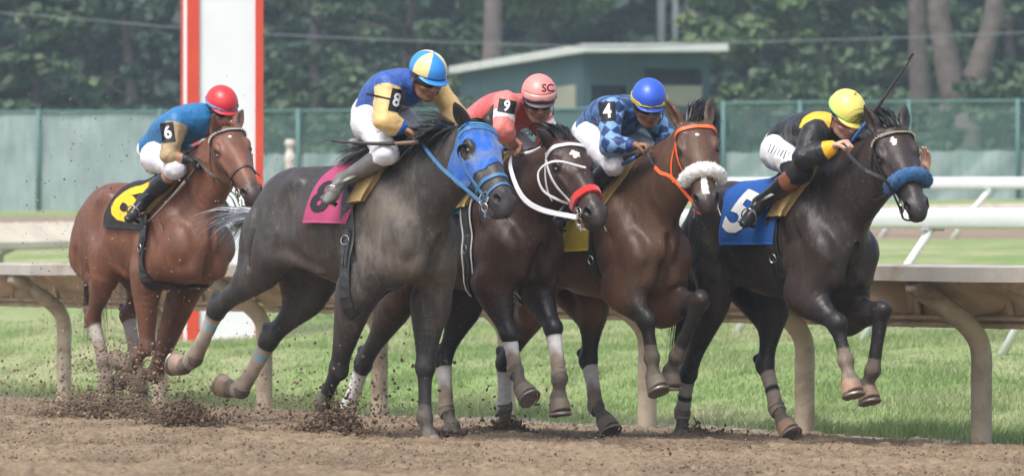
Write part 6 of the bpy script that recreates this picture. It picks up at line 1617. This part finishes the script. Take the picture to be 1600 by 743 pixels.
TACK = {
 8: dict(blabel='bright blue nylon bridle over a blue blinker hood', slabel='tan padded racing saddle above the pink cloth', strap=M['strap_blue'], noseband=dict(kind='strap', w=.026, mat=M['strap_blue'], second=.016, y=.385), pendant=True,
     reinR=[(722,290,-.22),(690,262,-.22),(668,236,-.14),(655,216,-.09)], reinL=[(700,270,.20),(668,216,.05)],
     cloth=dict(rt=(528,274), rb=(477,342), fb=(532,354), col=plain((.36,.05,.135)), label='pink saddle cloth with a black number under a tan pad', num='8', size=.30, at=(503,310), tilt=14, nmat=M['black_print']),
     girth=(533,410), pad=(.15,.01)),
 9: dict(blabel='white rubber bridle with a red noseband and white reins', slabel='racing saddle hidden behind the dark grey horse, its black girth edged in white', strap=M['strap_white'], noseband=dict(kind='strap', w=.050, th=.016, mat=M['fleece_red'], y=.40), pendant=True,
     reinR=[(845,327,-.25),(815,305,-.27),(798,262,-.18),(802,236,-.10)], reinL=[(850,250,.18),(822,232,.05)], reinw=.030,
     extra=[([(915,262,-.02),(868,252,-.20),(842,268,-.25),(848,296,-.25),(872,312,-.20),(888,318,-.12)], .014, M['strap_white'])],
     cloth=dict(rt=(690,280), rb=(690,322), fb=(722,332), col=plain((.02,.20,.20)), label='teal saddle cloth edge behind the dark grey horse'), girth=(722,440), pad=(.15,.01), gtrim=M['strap_white']),
 4: dict(blabel='orange nylon bridle with a white sheepskin noseband', slabel='tan racing saddle above the yellow cloth', strap=M['strap_orange'], noseband=dict(kind='fleece', r=.040, mat=M['fleece_white'], y=.365, tilt=.03), pendant=True,
     reinR=[(1050,278,-.20),(1030,268,-.22),(1014,246,-.20),(1014,230,-.12)], reinL=[(1040,250,.20),(1024,232,.05)], rein_mats=[M['strap_orange'], M['leather_black']], rein_split=.62,
     cloth=dict(rt=(900,320), rb=(872,386), fb=(911,400), col=plain((.58,.44,.05)), label='plain yellow saddle cloth below the boot of the rider in blue checks'), girth=(914,440), pad=(.15,.01)),
 5: dict(blabel='black leather bridle with a blue sheepskin noseband and pale studded browband', slabel='tan edged racing saddle above the blue cloth', noseband=dict(kind='fleece', r=.040, mat=M['fleece_blue'], y=.355, tilt=.03), ring=.042,
     studs=simple('cream_studs', (.62,.52,.34), .5, .4), reinR=[(1385,284,-.18),(1350,264,-.24),(1326,240,-.20),(1322,224,-.11)], reinL=[(1370,250,.22),(1350,232,.08)],
     extra=[([(1402,296,-.10),(1385,304,-.12),(1368,312,-.08),(1360,308,.0)], .012, M['leather_black'])],
     cloth=dict(rt=(1166,278), rb=(1126,376), fb=(1197,388), col=plain((.010,.085,.33)), label='bright blue saddle cloth with a white 5', num='5', size=.42, at=(1157,336), tilt=14, wd=1.1, nmat=M['white_print']), girth=(1196,440), pad=(.15,.01)),
 6: dict(blabel='dark brown leather bridle with a white studded browband', slabel='tan racing saddle above the black and yellow cloth', strap=M['leather_brown'], noseband=dict(kind='strap', w=.020, mat=M['leather_brown'], y=.36), pendant=True,
     studs=M['white_print'], reinR=[(345,282,-.18),(325,268,-.22),(312,252,-.12)], reinL=[(330,262,.2),(318,252,.05)],
     extra=[([(360,292,-.12),(372,250,.15),(398,268,.1),(408,276,.05)], .010, M['leather_brown'])],
     cloth=dict(rt=(208,280), rb=(162,350), fb=(216,362), col=plain((.014,.014,.016)), label='black saddle cloth with a large yellow 6', num='6', size=.44, at=(194,310), tilt=16, nmat=M['yellow_print'], wd=1.5), girth=(218,365), pad=(.22,.10), sweep=.26),
}
tan_skin = (.30,.155,.095); pale = (.50,.29,.215)
RIDERS = {
 8: dict(seed=81, j=dict(pel=(580,176,0), shR=(607,134,-.18), shL=(682,138,.18), elR=(600,186,-.25), haR=(650,214,-.09), elL=(712,180,.26), haL=(672,214,.04), head=(668,121,0), hipR=(578,192,-.11), knR=(606,240,-.20), anR=(534,282,-.27), toeR=(550,290,-.27)),
     face=(.80,-.12,-.45), skin=tan_skin, silk=silk8, helmet=helm8, peakcol=(.03,.24,.65), arm=dict(at=(620,157), w=.075, h=.125, num='8', size=.10, rot=-12, straps=[.0]), glove=None, boot=(.10,.10,.10), bootclean=.55, boot0=.12,
     text=[(14, .035, (588,196,-62), 'leg')], jlabel='jockey in blue and yellow silks and a quartered helmet cover, number 8 on his arm',
     whip=dict(a=(519,220,-.38), b=(654,222,-.17), m1=M['whip'], m2=M['whip_tan'], label='thin tan and black whip held level behind the rider in blue and yellow', flap=.02)),
 6: dict(seed=61, j=dict(pel=(243,236,0), shR=(276,194,-.17), shL=(340,182,.16), elR=(264,244,-.24), haR=(311,252,-.10), elL=(345,235,.24), haL=(325,254,.05), head=(346,170,.12), hipR=(243,246,-.11), knR=(275,264,-.20), anR=(224,314,-.27), toeR=(238,326,-.27)),
     face=(.85,-.10,-.42), skin=(.34,.18,.12), silk=silk6, helmet=helm_solid((.62,.03,.035)), peakcol=(.50,.03,.04), band=(.018, LB), glove=(.02,.02,.022), arm=dict(at=(262,207), w=.085, h=.125, num='6', size=.115, rot=8), cuff=.45, brk=.10, boot0=.35,
     jlabel='jockey in turquoise silks with tan sleeves and a red helmet cover', whip=dict(a=(232,346,-.30), b=(312,256,-.12), m1=simple('grey_whip', (.20,.17,.14), .6, .3), m2=M['whip'], label='grey brown whip pointing down from the gloved hand of the rider in turquoise', flap=.03)),
 9: dict(seed=91, j=dict(pel=(742,205,0), shR=(788,162,-.17), shL=(838,182,.17), elR=(782,200,-.24), haR=(808,232,-.12), elL=(862,214,.24), haL=(826,238,.05), head=(842,157,0), hipR=(740,215,-.11), knR=(765,262,-.20), anR=(700,300,-.27), toeR=(716,316,-.27)),
     face=(.78,-.45,-.45), skin=(.36,.19,.125), silk=silk9, helmet=helm_solid((.82,.25,.22)), peakcol=(.10,.08,.10), arm=dict(at=(792,166), w=.10, h=.075, num='9', size=.085, rot=-10), htext=[('SC', .060, (856,138), M['black_print'])], spare=True, goggles='dark',
     jlabel='jockey in pink silks with spare goggles on a pink helmet cover', text=[('NOM', .045, (824,208,-5), 'torso')],
     whip=dict(a=(846,229,-.12), b=(812,240,-.14), m1=M['strap_white'], m2=M['whip'], label='short end of a white whip in the hand of the rider in pink', flap=.02)),
 4: dict(seed=41, j=dict(pel=(925,205,0), shR=(954,174,-.18), shL=(1020,188,.17), elR=(952,226,-.25), haR=(1012,228,-.12), elL=(1042,220,.24), haL=(1026,232,.05), head=(1014,163,0), hipR=(925,216,-.11), knR=(958,258,-.20), anR=(890,325,-.28), toeR=(900,344,-.28)),
     face=(.76,-.35,-.45), skin=(.28,.14,.085), silk=silk4, helmet=helm_solid((.03,.10,.56)), peakcol=(.03,.09,.45), band=(.026, YB), htext=[('RIVERA JR', .027, (1026,170,4), M['black_print'])], arm=dict(at=(949,174), w=.095, h=.11, num='4', size=.11, rot=4), brk=.05, boot0=.12,
     jlabel='jockey in blue diamond check silks and a royal blue helmet cover',
     whip=dict(a=(944,267,-.20), b=(1012,234,-.15), m1=M['whip_blue'], m2=M['whip'], label='black and blue whip pointing back from the hand of the rider in blue checks', flap=.05)),
 5: dict(seed=51, j=dict(pel=(1224,227,0), shR=(1272,209,-.17), shL=(1322,206,.17), elR=(1256,246,-.26), haR=(1323,222,-.12), elL=(1372,235,.26), haL=(1452,284,.20), head=(1322,181,0), hipR=(1216,238,-.11), knR=(1252,268,-.21), anR=(1186,318,-.28), toeR=(1168,334,-.30)),
     face=(.76,-.05,-.62), skin=(.62,.38,.29), silk=silk5, helmet=helm_solid((.80,.68,.16)), peakcol=(.85,.72,.15), band=(.014, GB), button=True, goggles='clear', sock=(.014,.013,.014), boot=(.020,.018,.018), boottop=(.36,(.20,.075,.040)), boot0=.20, openL=True, pnL=(0,-1,.1), hdL=(.3,.1,.9), text=[(9, .055, (1224,240,-22), 'leg')],
     jlabel='jockey crouched low in black silks with yellow cuffs and a yellow helmet cover',
     whip=dict(a=(1421,94,.05), b=(1330,222,-.10), m1=M['whip'], m2=M['whip_blue'], label='black and blue whip raised behind the ears of the leading horse', flap=.03)),
}
HAIR = {
 8: dict(mcol=(.010,.010,.012), mlen=.29, mdir=lambda t: (-.95, -.30-.1*t, .42-.25*t), tdir=(-.9,.0,.12), tlen=.44, tcol=(.22,.24,.27), tgrav=1.0, n=3600, mgrav=1.1, mj=.30, forelock=(-.9,-.3,.1), flen=.10),
 9: dict(mcol=(.012,.010,.011), mlen=.22, mdir=lambda t: (-.9, .15, .30-.3*t), tdir=(-.8,0,.3), tlen=.6, n=1600, mgrav=2.2, forelock=(-.7,.2,.75), flen=.26),
 4: dict(mcol=(.014,.012,.012), mlen=.22, mdir=lambda t: (-.9, -.1, .25-.35*t), tdir=(-.8,0,.3), tlen=.6, n=1600, mgrav=2.4, forelock=(-.30,.40,.85), flen=.27),
 5: dict(mcol=(.010,.009,.010), mlen=.24, mdir=lambda t: (-.95, -.1, .30-.35*t), tdir=(-.35,0,-.6), tlen=.70, tgrav=3.0, n=1800, mgrav=2.2, forelock=(-.65,.0,.85), flen=.26),
 6: dict(mcol=(.16,.050,.024), mlen=.17, mdir=lambda t: (-.9, -.2, .30-.3*t), tdir=(-.12,.0,-.9), tlen=.62, tcol=(.07,.045,.035), tgrav=2.6, n=1300, mgrav=2.0, forelock=(-.7,-.1,.4), flen=.13),
}
for num, I in HI.items():
    fr = I['fr']; T = TACK[num]
    if not os.environ.get('NOJ'):
        T["girth"] = float(fr.tr(*T['girth'], -.27)[0])
        RIDERS[num]['num'] = num
        jockey(I, RIDERS[num]); bridle(I, T); saddle_set(I, T)
    if num == 8:
        hood(I)
        for k in ('RH','LH'): bandage(I, k, .10, 1.55, wrap_col((.40,.34,.27), .30, low=(.25,.20,.155), band=(.10,.15,(.15,.38,.55))))
    if num == 9:
        for k in ('RF','LF','RH','LH'): bandage(I, k, .16, 1.22, wrap_col(WHITE, .30 if k != 'RH' else .9))
    if num == 4:
        for k in ('RH','LH'): bandage(I, k, .16, 1.22, wrap_col(WHITE, .38 if k != 'RH' else .9))
    if num == 5:
        for k in ('RH','LH'): bandage(I, k, .20, 1.30, wrap_col((.34,.29,.24), .5, band=(.30,.42,(.02,.02,.02))))
    if num == 6:
        for k in ('RH','LH'): bandage(I, k, .15, 1.15, wrap_col((.42,.38,.34), .35))
    mane_and_tail(I, **HAIR[num])
